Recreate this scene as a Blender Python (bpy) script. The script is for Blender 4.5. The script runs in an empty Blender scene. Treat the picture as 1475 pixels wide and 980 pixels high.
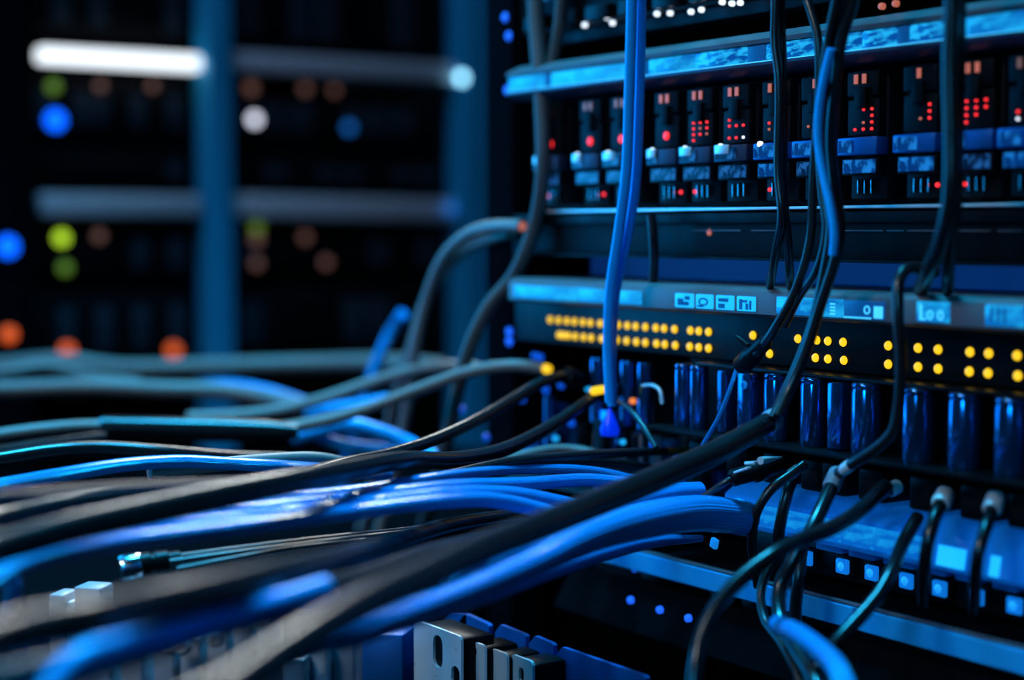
import bpy, bmesh, math, random
from mathutils import Vector, Matrix
random.seed(7)

# ------------------------------------------------------------------ camera, world, lights, exposure
scene = bpy.context.scene
COL = scene.collection
H = 1.25                                   # eye height; rack fronts lie on the plane y = 0, x runs along the rack
F = 2400.0                                 # focal length in pixels of the 1475 px wide frame
CAM = Vector((0.5104, -0.4939, H))
right = Vector((0.5635, 0.8261, 0)).normalized()
fwd0 = Vector((-0.8261, 0.5635, 0)).normalized()
pitch = math.atan(160 / F)
fwd = fwd0 * math.cos(pitch) - Vector((0, 0, 1)) * math.sin(pitch)
up = Vector((0, 0, 1)) * math.cos(pitch) + fwd0 * math.sin(pitch)

cam_d = bpy.data.cameras.new('camera')
cam = bpy.data.objects.new('camera', cam_d)
COL.objects.link(cam)
cam.matrix_world = Matrix.Translation(CAM) @ Matrix((right, up, -fwd)).transposed().to_4x4()
cam_d.sensor_fit = 'HORIZONTAL'
cam_d.sensor_width = 36
cam_d.lens = F / 1475 * 36
cam_d.clip_start = 0.01
cam_d.clip_end = 50
cam_d.dof.use_dof = True
cam_d.dof.focus_distance = 0.685
cam_d.dof.aperture_fstop = 3.7
scene.camera = cam

w = bpy.data.worlds.new('world')
scene.world = w
w.use_nodes = True
w.node_tree.nodes['Background'].inputs[0].default_value = (0.004, 0.012, 0.03, 1)
w.node_tree.nodes['Background'].inputs[1].default_value = 1.0

scene.view_settings.view_transform = 'Standard'
scene.view_settings.look = 'None'
scene.view_settings.gamma = 1
scene.view_settings.exposure = 0.0
scene.view_settings.use_curve_mapping = False


def area(name, loc, target, sx, sy, power, color, spread=180):
    d = bpy.data.lights.new(name, 'AREA')
    d.shape = 'RECTANGLE'
    d.size = sx
    d.size_y = sy
    d.energy = power
    d.color = color
    d.spread = math.radians(spread)
    o = bpy.data.objects.new(name, d)
    COL.objects.link(o)
    o.location = loc
    o.rotation_euler = (Vector(target) - Vector(loc)).to_track_quat('-Z', 'Y').to_euler()
    return o


# one pale ceiling lamp, then unseen rim, fill and stripe lights added for effect
area('ceiling_panel_light', (-0.45, -0.05, 2.56), (-0.25, -0.25, 1.1), 0.7, 0.3, 1.5, (0.85, 0.92, 1.0))
area('cable_rim_light', (-1.30, 0.74, 2.22), (-0.02, -0.22, H - 0.1), 1.0, 0.14, 3.3, (0.94, 1.0, 0.99), 70)  # unseen rim light added behind to edge the cables
area('front_fill_light', (0.10, -1.7, 2.45), (-0.15, -0.2, H - 0.18), 0.5, 0.3, 1.3, (0.85, 0.92, 1.0), 60)  # unseen fill added in front to brighten the silver connectors
area('blue_stripe_light', (-0.76, -0.34, H + 0.02), (0.12, -0.06, H - 0.05), 0.36, 0.8, 3.4, (0.004, 0.36, 1.0), 120)  # unseen panel added so the capacitors catch a blue stripe
area('blue_top_fill', (-0.32, -0.12, 2.45), (-0.02, -0.2, H - 0.1), 0.5, 0.16, 15.0, (0.006, 0.52, 1.0), 90)  # unseen fill added overhead to brighten the blue cables
area('blue_side_fill', (0.75, -1.5, H + 0.5), (0.12, 0, H - 0.16), 0.3, 0.3, 0.6, (0.004, 0.45, 1.0), 50)  # weak unseen fill added for the rail and the blue hanging pair
area('far_rack_fill', (-0.45, -0.45, 2.45), (-1.0, 0.25, H), 0.4, 0.6, 4.0, (0.005, 0.42, 1.0))  # unseen fill added to turn the far posts blue

# ------------------------------------------------------------------ helpers
def ray(px, py):
    return fwd + right * ((px - 737.5) / F) - up * ((py - 490) / F)


def D(px, py, d):
    """the point of the place seen at a photo position, d metres along the view axis"""
    return CAM + ray(px, py) * d


def R(px, py, v=0.0):
    """the point on the plane v metres in front of the rack fronts"""
    r = ray(px, py)
    return CAM + r * ((-v - CAM.y) / r.y)


def G(px, py, x):
    r = ray(px, py)
    return CAM + r * ((x - CAM.x) / r.x)


def P(px, py, z):
    """the point at height H + z"""
    r = ray(px, py)
    return CAM + r * (z / r.z)


MATS = {}


def mat(name, color=(0.1, 0.1, 0.1), rough=0.5, metal=0.0, emit=None, strength=1.0, coat=0.0, spec=0.5,
        bump=0.0, bscale=300.0, mottle=0.0, mscale=40.0, trans=0.0, streak=0.0, tint=None):
    m = bpy.data.materials.new(name)
    m.use_nodes = True
    nt = m.node_tree
    b = nt.nodes['Principled BSDF']
    b.inputs['Base Color'].default_value = (*color, 1)
    b.inputs['Roughness'].default_value = rough
    b.inputs['Metallic'].default_value = metal
    b.inputs['Coat Weight'].default_value = coat
    b.inputs['Coat Roughness'].default_value = 0.12
    b.inputs['Specular IOR Level'].default_value = spec
    b.inputs['Transmission Weight'].default_value = trans
    if tint:
        b.inputs['Specular Tint'].default_value = (*tint, 1)
    if emit:
        b.inputs['Emission Color'].default_value = (*emit, 1)
        b.inputs['Emission Strength'].default_value = strength
    tc = nt.nodes.new('ShaderNodeTexCoord')
    if mottle:
        n = nt.nodes.new('ShaderNodeTexNoise')
        n.inputs['Scale'].default_value = mscale
        n.inputs['Detail'].default_value = 5
        nt.links.new(tc.outputs['Object'], n.inputs['Vector'])
        mr = nt.nodes.new('ShaderNodeMapRange')
        mr.inputs[1].default_value = 0.3
        mr.inputs[2].default_value = 0.7
        mr.inputs[3].default_value = max(0.02, rough - mottle)
        mr.inputs[4].default_value = min(1, rough + mottle)
        nt.links.new(n.outputs['Fac'], mr.inputs[0])
        nt.links.new(mr.outputs[0], b.inputs['Roughness'])
    if bump:
        n = nt.nodes.new('ShaderNodeTexNoise')
        n.inputs['Scale'].default_value = bscale
        n.inputs['Detail'].default_value = 3
        nt.links.new(tc.outputs['Object'], n.inputs['Vector'])
        bp = nt.nodes.new('ShaderNodeBump')
        bp.inputs['Strength'].default_value = bump
        bp.inputs['Distance'].default_value = 0.0006
        nt.links.new(n.outputs['Fac'], bp.inputs['Height'])
        nt.links.new(bp.outputs['Normal'], b.inputs['Normal'])
    if streak:                                  # fine lengthwise ribs, along the second UV direction
        mp = nt.nodes.new('ShaderNodeMapping')
        mp.inputs['Scale'].default_value = (60, 6, 1)
        nt.links.new(tc.outputs['UV'], mp.inputs['Vector'])
        n = nt.nodes.new('ShaderNodeTexNoise')
        n.inputs['Scale'].default_value = 1.0
        n.inputs['Detail'].default_value = 2
        nt.links.new(mp.outputs[0], n.inputs['Vector'])
        n2 = nt.nodes.new('ShaderNodeTexNoise')
        n2.inputs['Scale'].default_value = 1100
        nt.links.new(tc.outputs['Object'], n2.inputs['Vector'])
        ad = nt.nodes.new('ShaderNodeMath')
        ad.operation = 'MULTIPLY_ADD'
        ad.inputs[1].default_value = 0.25
        nt.links.new(n2.outputs['Fac'], ad.inputs[0])
        nt.links.new(n.outputs['Fac'], ad.inputs[2])
        bp = nt.nodes.new('ShaderNodeBump')
        bp.inputs['Strength'].default_value = streak
        bp.inputs['Distance'].default_value = 0.0012
        nt.links.new(ad.outputs[0], bp.inputs['Height'])
        nt.links.new(bp.outputs['Normal'], b.inputs['Normal'])
        nt.links.new(bp.outputs['Normal'], b.inputs['Coat Normal'])
    MATS[name] = m
    return m


def screen_mat(name, bright, dark, strength, sx=60, sz=260, contrast=(0.35, 0.65)):
    """a lit display: blocks and strokes of bright and dim pixels"""
    m = bpy.data.materials.new(name)
    m.use_nodes = True
    nt = m.node_tree
    b = nt.nodes['Principled BSDF']
    b.inputs['Base Color'].default_value = (0.002, 0.01, 0.02, 1)
    b.inputs['Roughness'].default_value = 0.2
    tc = nt.nodes.new('ShaderNodeTexCoord')
    mp = nt.nodes.new('ShaderNodeMapping')
    mp.inputs['Scale'].default_value = (sx, sx, sz)
    nt.links.new(tc.outputs['Object'], mp.inputs['Vector'])
    n = nt.nodes.new('ShaderNodeTexNoise')
    n.inputs['Scale'].default_value = 1.0
    n.inputs['Detail'].default_value = 3
    nt.links.new(mp.outputs[0], n.inputs['Vector'])
    v = nt.nodes.new('ShaderNodeTexVoronoi')
    v.distance = 'CHEBYCHEV'
    v.inputs['Scale'].default_value = 0.8
    nt.links.new(mp.outputs[0], v.inputs['Vector'])
    mx = nt.nodes.new('ShaderNodeMath')
    mx.operation = 'ADD'
    nt.links.new(n.outputs['Fac'], mx.inputs[0])
    ml = nt.nodes.new('ShaderNodeMath')
    ml.operation = 'MULTIPLY'
    ml.inputs[1].default_value = 0.35
    nt.links.new(v.outputs['Color'], ml.inputs[0])
    nt.links.new(ml.outputs[0], mx.inputs[1])
    mr = nt.nodes.new('ShaderNodeMapRange')
    mr.inputs[1].default_value = contrast[0] + 0.17
    mr.inputs[2].default_value = contrast[1] + 0.17
    nt.links.new(mx.outputs[0], mr.inputs[0])
    cr = nt.nodes.new('ShaderNodeMix')
    cr.data_type = 'RGBA'
    cr.inputs['A'].default_value = (*dark, 1)
    cr.inputs['B'].default_value = (*bright, 1)
    nt.links.new(mr.outputs[0], cr.inputs['Factor'])
    nt.links.new(cr.outputs['Result'], b.inputs['Emission Color'])
    b.inputs['Emission Strength'].default_value = strength
    MATS[name] = m
    return m


mat('black_metal', (0.004, 0.005, 0.006), 0.5, 0.0, spec=0.06, mottle=0.1)
mat('dark_panel', (0.005, 0.006, 0.008), 0.45, 0.0, spec=0.07, mottle=0.12, mscale=80)
mat('bench_metal', (0.003, 0.004, 0.005), 0.6, 0.0, spec=0.0, bump=0.15, bscale=200)
mat('lip_metal', (0.15, 0.125, 0.135), 0.42, 0.3, spec=0.3, mottle=0.1, mscale=60)
mat('lip_dark', (0.05, 0.05, 0.09), 0.4, 0.4, mottle=0.1)
mat('rail_blue', (0.015, 0.42, 0.85), 0.4, 0.1, mottle=0.12, mscale=30)
mat('acrylic_blue', (0.01, 0.24, 0.75), 0.2, 0.1, (0.001, 0.09, 0.42), 0.45, coat=0.6, mottle=0.1, mscale=90)
mat('post_blue', (0.01, 0.36, 0.66), 0.5, 0.2, mottle=0.1)
mat('post_dark', (0.003, 0.004, 0.006), 0.6, 0.0, spec=0.0, mottle=0.1)
mat('grey_bar', (0.62, 0.58, 0.64), 0.4, 0.0, mottle=0.1)
mat('plastic_black', (0.005, 0.006, 0.007), 0.35, 0, spec=0.1, bump=0.1, bscale=500)
mat('cap_gloss', (0.012, 0.13, 0.36), 0.15, 0.85, coat=0.7, mottle=0.04, mscale=200)
mat('cap_top', (0.10, 0.14, 0.22), 0.25, 0.8)
mat('cable_mid', (0.075, 0.066, 0.062), 0.5, 0, bump=0.12, bscale=700)
mat('far_face', (0.020, 0.036, 0.055), 0.5, 0, spec=0.3)  # blue tint stands in for faint blue reflections
mat('cable_black', (0.006, 0.007, 0.0085), 0.24, 0, bump=0.03, bscale=900)
mat('cable_grey', (0.20, 0.17, 0.155), 0.45, 0, bump=0.12, bscale=700, mottle=0.06)
mat('wire_black', (0.010, 0.010, 0.012), 0.3, 0, coat=0.1, bump=0.08, bscale=900)
mat('cable_blue', (0.002, 0.30, 0.78), 0.16, 0, spec=1.0, tint=(0.2, 0.78, 1.0), streak=1.0)
mat('cable_blue_light', (0.004, 0.34, 0.82), 0.32, 0, spec=0.8, tint=(0.12, 0.66, 1.0), bump=0.12, bscale=700)
mat('silver', (0.82, 0.82, 0.82), 0.34, 0.4, mottle=0.1, mscale=120)
mat('grey_plastic', (0.30, 0.33, 0.38), 0.42, 0.2, mottle=0.1, mscale=120)
mat('chrome', (0.75, 0.76, 0.78), 0.15, 1.0, mottle=0.05)
mat('blue_plate', (0.004, 0.12, 0.42), 0.35, 0.3, mottle=0.1)
mat('board', (0.008, 0.016, 0.022), 0.45, 0, mottle=0.1)
mat('brass', (0.7, 0.45, 0.15), 0.3, 0.9)
mat('yellow_plastic', (0.80, 0.55, 0.02), 0.4, 0, mottle=0.05)
mat('concrete', (0.05, 0.055, 0.065), 0.7, 0, mottle=0.1, bump=0.2, bscale=60)
mat('wall_paint', (0.02, 0.024, 0.03), 0.8, 0, bump=0.1, bscale=120)
mat('led_yellow', (0.3, 0.2, 0.01), 0.3, 0, (1.0, 0.60, 0.014), 1.15)
mat('led_amber', (0.3, 0.1, 0.01), 0.3, 0, (1.0, 0.25, 0.05), 1.0)
mat('led_red', (0.3, 0.02, 0.02), 0.3, 0, (1.0, 0.025, 0.03), 1.6)
mat('led_salmon', (0.3, 0.1, 0.08), 0.3, 0, (0.85, 0.22, 0.13), 0.5)
mat('led_white', (0.4, 0.4, 0.4), 0.3, 0, (0.78, 0.88, 1.0), 1.6)
mat('hole_blue', (0.01, 0.05, 0.3), 0.3, 0, (0.012, 0.12, 1.0), 1.2)
mat('led_cyan', (0.01, 0.1, 0.3), 0.3, 0, (0.01, 0.42, 0.95), 1.3)
mat('far_white', (0.4, 0.4, 0.4), 0.3, 0, (0.85, 0.93, 1.0), 1.7)
mat('far_lamp_white', (0.4, 0.4, 0.4), 0.3, 0, (0.72, 0.75, 0.9), 2.2)
mat('far_lamp_cyan', (0.4, 0.4, 0.4), 0.3, 0, (0.3, 0.75, 1.0), 4.5)
mat('far_lamp_blue', (0.0, 0.05, 0.4), 0.3, 0, (0.002, 0.11, 1.0), 2.6)
mat('far_lamp_green', (0.1, 0.3, 0.02), 0.3, 0, (0.34, 0.55, 0.02), 2.0)
mat('far_lamp_dim_green', (0.1, 0.3, 0.02), 0.3, 0, (0.09, 0.17, 0.02), 1.2)
mat('far_lamp_orange', (0.4, 0.1, 0.02), 0.3, 0, (0.75, 0.10, 0.02), 1.4)
mat('far_lamp_dim', (0.3, 0.15, 0.1), 0.3, 0, (0.13, 0.06, 0.05), 1.0)
mat('far_lamp_dim_blue', (0.0, 0.1, 0.3), 0.3, 0, (0.01, 0.13, 0.5), 1.2)
mat('recess_glow', (0.0, 0.06, 0.25), 0.5, 0, (0.004, 0.06, 0.34), 0.32)
mat('glint_board', (0.0, 0.03, 0.2), 0.3, 0, (0.004, 0.10, 0.85), 0.7)
mat('lamp_deep_blue', (0.0, 0.02, 0.3), 0.3, 0, (0.0, 0.025, 0.75), 0.9)
mat('tab_blue', (0.0, 0.1, 0.4), 0.3, 0, (0.006, 0.26, 0.85), 0.7)
mat('button_blue', (0.0, 0.1, 0.4), 0.25, 0, (0.004, 0.20, 0.78), 0.75)
mat('icon_dark', (0.0, 0.03, 0.10), 0.4, 0, (0.002, 0.055, 0.21), 1.0)
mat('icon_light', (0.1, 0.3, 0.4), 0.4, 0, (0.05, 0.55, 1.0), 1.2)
screen_mat('screen_cyan', (0.015, 0.46, 0.95), (0.001, 0.075, 0.36), 1.0, 170, 520, (0.44, 0.62))
screen_mat('screen_soft', (0.012, 0.42, 0.90), (0.003, 0.17, 0.58), 0.95, 110, 280, (0.36, 0.64))
screen_mat('screen_plain', (0.012, 0.46, 0.95), (0.006, 0.28, 0.80), 1.0, 70, 160, (0.36, 0.64))
screen_mat('screen_dim', (0.02, 0.16, 0.55), (0.001, 0.010, 0.05), 0.6, 420, 300, (0.46, 0.62))
screen_mat('window_blue', (0.012, 0.24, 0.80), (0.001, 0.04, 0.22), 0.8, 300, 200, (0.44, 0.62))
screen_mat('pipe_glow', (0.008, 0.42, 0.95), (0.001, 0.12, 0.55), 1.0, 75, 240, (0.40, 0.78))
screen_mat('button_glow', (0.02, 0.52, 1.0), (0.004, 0.20, 0.75), 1.2, 240, 240, (0.3, 0.7))


class MB:
    """collects shapes in world coordinates, then links them as one mesh object"""
    def __init__(self):
        self.bm = bmesh.new()

    def box(self, c, s, rot=None, bev=0.0):
        g = bmesh.ops.create_cube(self.bm, size=1)
        vs = g['verts']
        for v in vs:
            v.co = Vector((v.co.x * s[0], v.co.y * s[1], v.co.z * s[2]))
        if bev:
            es = list({e for v in vs for e in v.link_edges})
            r = bmesh.ops.bevel(self.bm, geom=es, offset=min(bev, min(s) * 0.45), segments=2, affect='EDGES', profile=0.5)
            vs = list({v for f in r['faces'] for v in f.verts} | {v for v in vs if v.is_valid})
        for v in vs:
            co = v.co
            if rot is not None:
                co = rot @ co
            v.co = co + Vector(c)
        return self

    def span(self, a, b, bev=0.0):
        """box from corner a to corner b"""
        c = [(a[i] + b[i]) / 2 for i in range(3)]
        s = [abs(a[i] - b[i]) for i in range(3)]
        return self.box(c, s, None, bev)

    def prism(self, prof, x0, x1):
        """profile of (y, z) points swept along x"""
        a = [self.bm.verts.new((x0, y, z)) for y, z in prof]
        b = [self.bm.verts.new((x1, y, z)) for y, z in prof]
        n = len(prof)
        for i in range(n):
            self.bm.faces.new((a[i], a[(i + 1) % n], b[(i + 1) % n], b[i]))
        self.bm.faces.new(list(reversed(a)))
        self.bm.faces.new(b)
        bmesh.ops.recalc_face_normals(self.bm, faces=self.bm.faces[:])
        return self

    def plate(self, outline, holes, y, th):
        """plate in the xz plane with outline and holes (lists of (x, z)), th thick towards +y"""
        from mathutils.geometry import tessellate_polygon
        loops = [[Vector((x, z, 0)) for x, z in outline]] + [[Vector((x, z, 0)) for x, z in h] for h in holes]
        tris = tessellate_polygon(loops)
        flat = [p for l in loops for p in l]
        fr = [self.bm.verts.new((p.x, y, p.y)) for p in flat]
        bk = [self.bm.verts.new((p.x, y + th, p.y)) for p in flat]
        for t in tris:
            try:
                self.bm.faces.new([fr[i] for i in t])
                self.bm.faces.new([bk[i] for i in reversed(t)])
            except ValueError:
                pass
        k = 0
        for l in loops:
            n = len(l)
            for i in range(n):
                self.bm.faces.new((fr[k + i], fr[k + (i + 1) % n], bk[k + (i + 1) % n], bk[k + i]))
            k += n
        bmesh.ops.recalc_face_normals(self.bm, faces=self.bm.faces[:])
        return self

    def cyl(self, p0, p1, r0, r1=None, seg=20):
        return self.tube([p0, p1], [r0, r0 if r1 is None else r1], seg, smooth=False)

    def tube(self, pts, rad, seg=16, smooth=True):
        pts = [Vector(p) for p in pts]
        if not isinstance(rad, (list, tuple)):
            rad = [rad] * len(pts)
        if smooth and len(pts) > 2:
            pts, rad = spline(pts, rad)
        n = len(pts)
        tan = []
        for i in range(n):
            t = pts[min(i + 1, n - 1)] - pts[max(i - 1, 0)]
            tan.append(t.normalized())
        nrm = tan[0].orthogonal().normalized()
        rings = []
        for i in range(n):
            nrm = (nrm - tan[i] * nrm.dot(tan[i])).normalized()
            bi = tan[i].cross(nrm)
            ring = []
            for k in range(seg):
                a = 2 * math.pi * k / seg
                ring.append(self.bm.verts.new(pts[i] + (nrm * math.cos(a) + bi * math.sin(a)) * rad[i]))
            rings.append(ring)
        uv = self.bm.loops.layers.uv.verify()
        run = 0.0
        for i in range(n - 1):
            nxt = run + (pts[i + 1] - pts[i]).length
            for k in range(seg):
                k2 = (k + 1) % seg
                f = self.bm.faces.new((rings[i][k], rings[i][k2], rings[i + 1][k2], rings[i + 1][k]))
                for lp, c in zip(f.loops, ((k, run), (k + 1, run), (k + 1, nxt), (k, nxt))):
                    lp[uv].uv = (c[0] / seg, c[1])
            run = nxt
        self.bm.faces.new(list(reversed(rings[0])))
        self.bm.faces.new(rings[-1])
        return self

    def lathe(self, base, prof, seg=28, axis=Vector((0, 0, 1))):
        """profile of (radius, height) points turned about an axis through base"""
        axis = axis.normalized()
        n = axis.orthogonal().normalized()
        b = axis.cross(n)
        rings = []
        for r, h in prof:
            rings.append([self.bm.verts.new(Vector(base) + axis * h + (n * math.cos(2 * math.pi * k / seg) + b * math.sin(2 * math.pi * k / seg)) * max(r, 1e-5)) for k in range(seg)])
        for i in range(len(rings) - 1):
            for k in range(seg):
                k2 = (k + 1) % seg
                self.bm.faces.new((rings[i][k], rings[i][k2], rings[i + 1][k2], rings[i + 1][k]))
        self.bm.faces.new(list(reversed(rings[0])))
        self.bm.faces.new(rings[-1])
        return self

    def build(self, name, material, parent=None, origin=None, label=None):
        if origin is None:
            cs = [v.co for v in self.bm.verts]
            lo = Vector((min(c.x for c in cs), min(c.y for c in cs), min(c.z for c in cs)))
            hi = Vector((max(c.x for c in cs), max(c.y for c in cs), max(c.z for c in cs)))
            origin = Vector(((lo.x + hi.x) / 2, (lo.y + hi.y) / 2, lo.z))
        origin = Vector(origin)
        for v in self.bm.verts:
            v.co -= origin
        me = bpy.data.meshes.new(name)
        self.bm.to_mesh(me)
        self.bm.free()
        me.polygons.foreach_set('use_smooth', [True] * len(me.polygons))
        me.set_sharp_from_angle(angle=0.7)
        me.materials.append(MATS[material])
        o = bpy.data.objects.new(name, me)
        COL.objects.link(o)
        o.location = origin
        if parent is not None:
            o.parent = parent
            p = parent
            while p is not None:
                o.location -= p.location
                p = p.parent
        if label:
            o['label'] = label
        return o


def spline(pts, rad, sub=8):
    """Catmull-Rom through the points"""
    op, orr = [], []
    n = len(pts)
    for i in range(n - 1):
        p1, p2 = pts[i], pts[i + 1]
        p0 = pts[i - 1] if i > 0 else p1 * 2 - p2
        p3 = pts[i + 2] if i + 2 < n else p2 * 2 - p1
        t0, t1 = 0.0, (p1 - p0).length ** 0.5
        t2 = t1 + (p2 - p1).length ** 0.5
        t3 = t2 + (p3 - p2).length ** 0.5
        for k in range(sub):
            t = t1 + (t2 - t1) * k / sub
            a1 = p0 * ((t1 - t) / (t1 - t0)) + p1 * ((t - t0) / (t1 - t0))
            a2 = p1 * ((t2 - t) / (t2 - t1)) + p2 * ((t - t1) / (t2 - t1))
            a3 = p2 * ((t3 - t) / (t3 - t2)) + p3 * ((t - t2) / (t3 - t2))
            b1 = a1 * ((t2 - t) / (t2 - t0)) + a2 * ((t - t0) / (t2 - t0))
            b2 = a2 * ((t3 - t) / (t3 - t1)) + a3 * ((t - t1) / (t3 - t1))
            op.append(b1 * ((t2 - t) / (t2 - t1)) + b2 * ((t - t1) / (t2 - t1)))
            orr.append(rad[i] + (rad[i + 1] - rad[i]) * k / sub)
    op.append(pts[-1])
    orr.append(rad[-1])
    return op, orr


def tag(o, label, cat, group=None, kind=None):
    if label:
        o['label'] = label
    if cat:
        o['category'] = cat
    if group:
        o['group'] = group
    if kind:
        o['kind'] = kind
    return o


def thing(name, label, cat, loc, group=None):
    o = bpy.data.objects.new(name, None)
    o.empty_display_size = 0.05
    COL.objects.link(o)
    o.location = loc
    return tag(o, label, cat, group)


def struct(o):
    o['kind'] = 'structure'
    return o


def inst(src, parent, world, name=None):
    """a further copy of a part, sharing its mesh"""
    o = src.copy()
    COL.objects.link(o)
    o.parent = parent
    p = parent
    loc = Vector(world)
    while p is not None:
        loc -= p.location
        p = p.parent
    o.location = loc
    return o


class LedSet:
    """first call builds the dome, later calls copy it"""
    def __init__(self, r, material, axis=Vector((0, -1, 0)), depth=0.0012, name='led', label=None):
        self.a = (r, material, axis, depth, name, label)
        self.src = None

    def put(self, parent, pos):
        r, m, ax, dp, nm, lb = self.a
        if self.src is None:
            mb = MB().lathe(Vector(pos), [(r * 1.0, -0.001), (r, dp * 0.3), (r * 0.85, dp * 0.75), (r * 0.45, dp), (0, dp * 1.05)], 16, ax)
            self.src = mb.build(nm, m, parent, Vector(pos), lb)
            return self.src
        return inst(self.src, parent, pos)


# ------------------------------------------------------------------ the room
Z = lambda dz: H + dz
struct(MB().span((-2.2, -2.4, -0.1), (1.8, 1.2, 0)).build('floor', 'concrete'))
struct(MB().span((-2.2, -2.4, 2.65), (1.8, 1.2, 2.75)).build('ceiling', 'wall_paint'))
struct(MB().span((-2.3, -2.4, 0), (-2.2, 1.2, 2.65)).build('wall_left', 'wall_paint'))
struct(MB().span((1.8, -2.4, 0), (1.9, 1.2, 2.65)).build('wall_right', 'wall_paint'))
struct(MB().span((-2.2, 1.2, 0), (1.8, 1.3, 2.65)).build('wall_back', 'wall_paint'))
struct(MB().span((-2.2, -2.5, 0), (1.8, -2.4, 2.65)).build('wall_front', 'wall_paint'))

# ------------------------------------------------------------------ the main rack
XL = R(738, 330).x           # inner edge of the left upright
XP = R(701, 330).x           # its outer edge
XR = 0.30
def XV(v, px=738):
    return R(px, 400, v).x      # left end of something standing v proud of the rack front
rack = thing('server_rack', 'black open server rack on the right carrying stacked units', 'rack', ((XP + XR) / 2, 0.2, 0))
for x0, x1 in ((XP, XL), (XR, XR + 0.03)):
    for y0, y1 in ((0.0, 0.02), (0.42, 0.45)):
        MB().span((x0, y0, 0.0), (x1, y1, 2.1), 0.001).build('upright', 'post_dark', rack)
MB().span((XP, -0.012, 2.1), (XR + 0.03, 0.45, 2.14)).build('top_frame', 'post_dark', rack)
MB().span((XP + 0.001, 0.021, 0.0), (XP + 0.006, 0.419, 2.1)).build('side_panel', 'post_dark', rack)
hb = LedSet(0.0024, 'hole_blue', name='glow_hole', label='small glowing blue hole on the upright')  # blue holes of the upright, made as glowing domes
for px, py in ((734, 478), (734, 492), (728, 25), (733, 52), (731, 130)):
    hb.put(rack, R(px, py, 0.0))

# --- top unit, only its lower edge is in the picture
def chassis(t, x0, x1, z0, z1, y0=0.012, y1=0.38, m='dark_panel'):
    return MB().span((x0, y0, Z(z0)), (x1, y1, Z(z1)), 0.001).build('chassis', m, t)


t = thing('network_switch', 'dark unit along the top edge with small white lights', 'switch', (0.04, 0, Z(0.0945)))
chassis(t, XL, XR, 0.0945, 0.155)
MB().span((XL, 0.004, Z(0.1)), (XR, 0.0118, Z(0.150)), 0.0005).build('face_panel', 'black_metal', t)
sb = MB()
sb.span((R(757, 15).x, 0.001, Z(0.116)), (R(886, 15).x, 0.0038, Z(0.1225)))
sb.build('display', 'screen_dim', t)
wl = LedSet(0.0012, 'led_white', name='led', label='small white light')
for px, py in ((842, 36), (882, 33), (874, 25), (946, 20), (965, 19), (995, 17), (1010, 14), (1040, 3), (1054, 5), (1066, 4)):
    wl.put(t, R(px, py, -0.003))
al = LedSet(0.0014, 'led_salmon', name='led', label='small salmon light')
for px, py in ((801, 48), (1270, 9), (1290, 5)):
    al.put(t, R(px, py, -0.003))
for k in range(17):
    x = XL + 0.012 + k * 0.026
    MB().span((x, -0.001, Z(0.1015)), (x + 0.018, 0.0038, Z(0.1085)), 0.0006).build('port', 'plastic_black', t)

# --- the lit bar under it
t = thing('display_bar', 'long grey bar with bright cyan display strip across upper right rack', 'display', (0.04, 0, Z(0.0655)))
b0, b1 = XV(0.012, 730), XR
MB().prism([(-0.008, Z(0.0655)), (-0.012, Z(0.0685)), (-0.012, Z(0.0697)), (0.012, Z(0.0697)), (0.012, Z(0.0655))], b0, b1).build('lower_lip', 'lip_dark', t)
MB().prism([(-0.012, Z(0.0775)), (-0.0125, Z(0.0792)), (-0.004, Z(0.0832)), (0.03, Z(0.084)), (0.03, Z(0.0775))], b0, b1).build('upper_lip', 'lip_metal', t)
MB().span((b0, -0.009, Z(0.0697)), (b1, 0.01, Z(0.0775))).build('housing', 'dark_panel', t)
xs = [R(p, 80, 0.0112).x for p in (731, 783, 792, 925, 933, 1000, 1075, 1102, 1190, 1240, 1290, 1308, 1385, 1475)] + [XR - 0.004]
mts = ['screen_plain', None, 'screen_plain', None, 'screen_soft', 'screen_cyan', None, 'screen_cyan', 'screen_cyan', 'screen_cyan', None, 'screen_cyan', 'screen_soft', 'screen_soft']
for a, bb, m in zip(xs[:-1], xs[1:], mts):
    MB().span((a + 0.0004, -0.0112, Z(0.0702)), (bb - 0.0004, -0.0091, Z(0.077)), 0.0006).build('display_strip', m or 'icon_dark', t)
MB().span((b0, -0.0122, Z(0.0697)), (b1, -0.0113, Z(0.0701))).build('bright_edge', 'icon_light', t)

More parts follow.
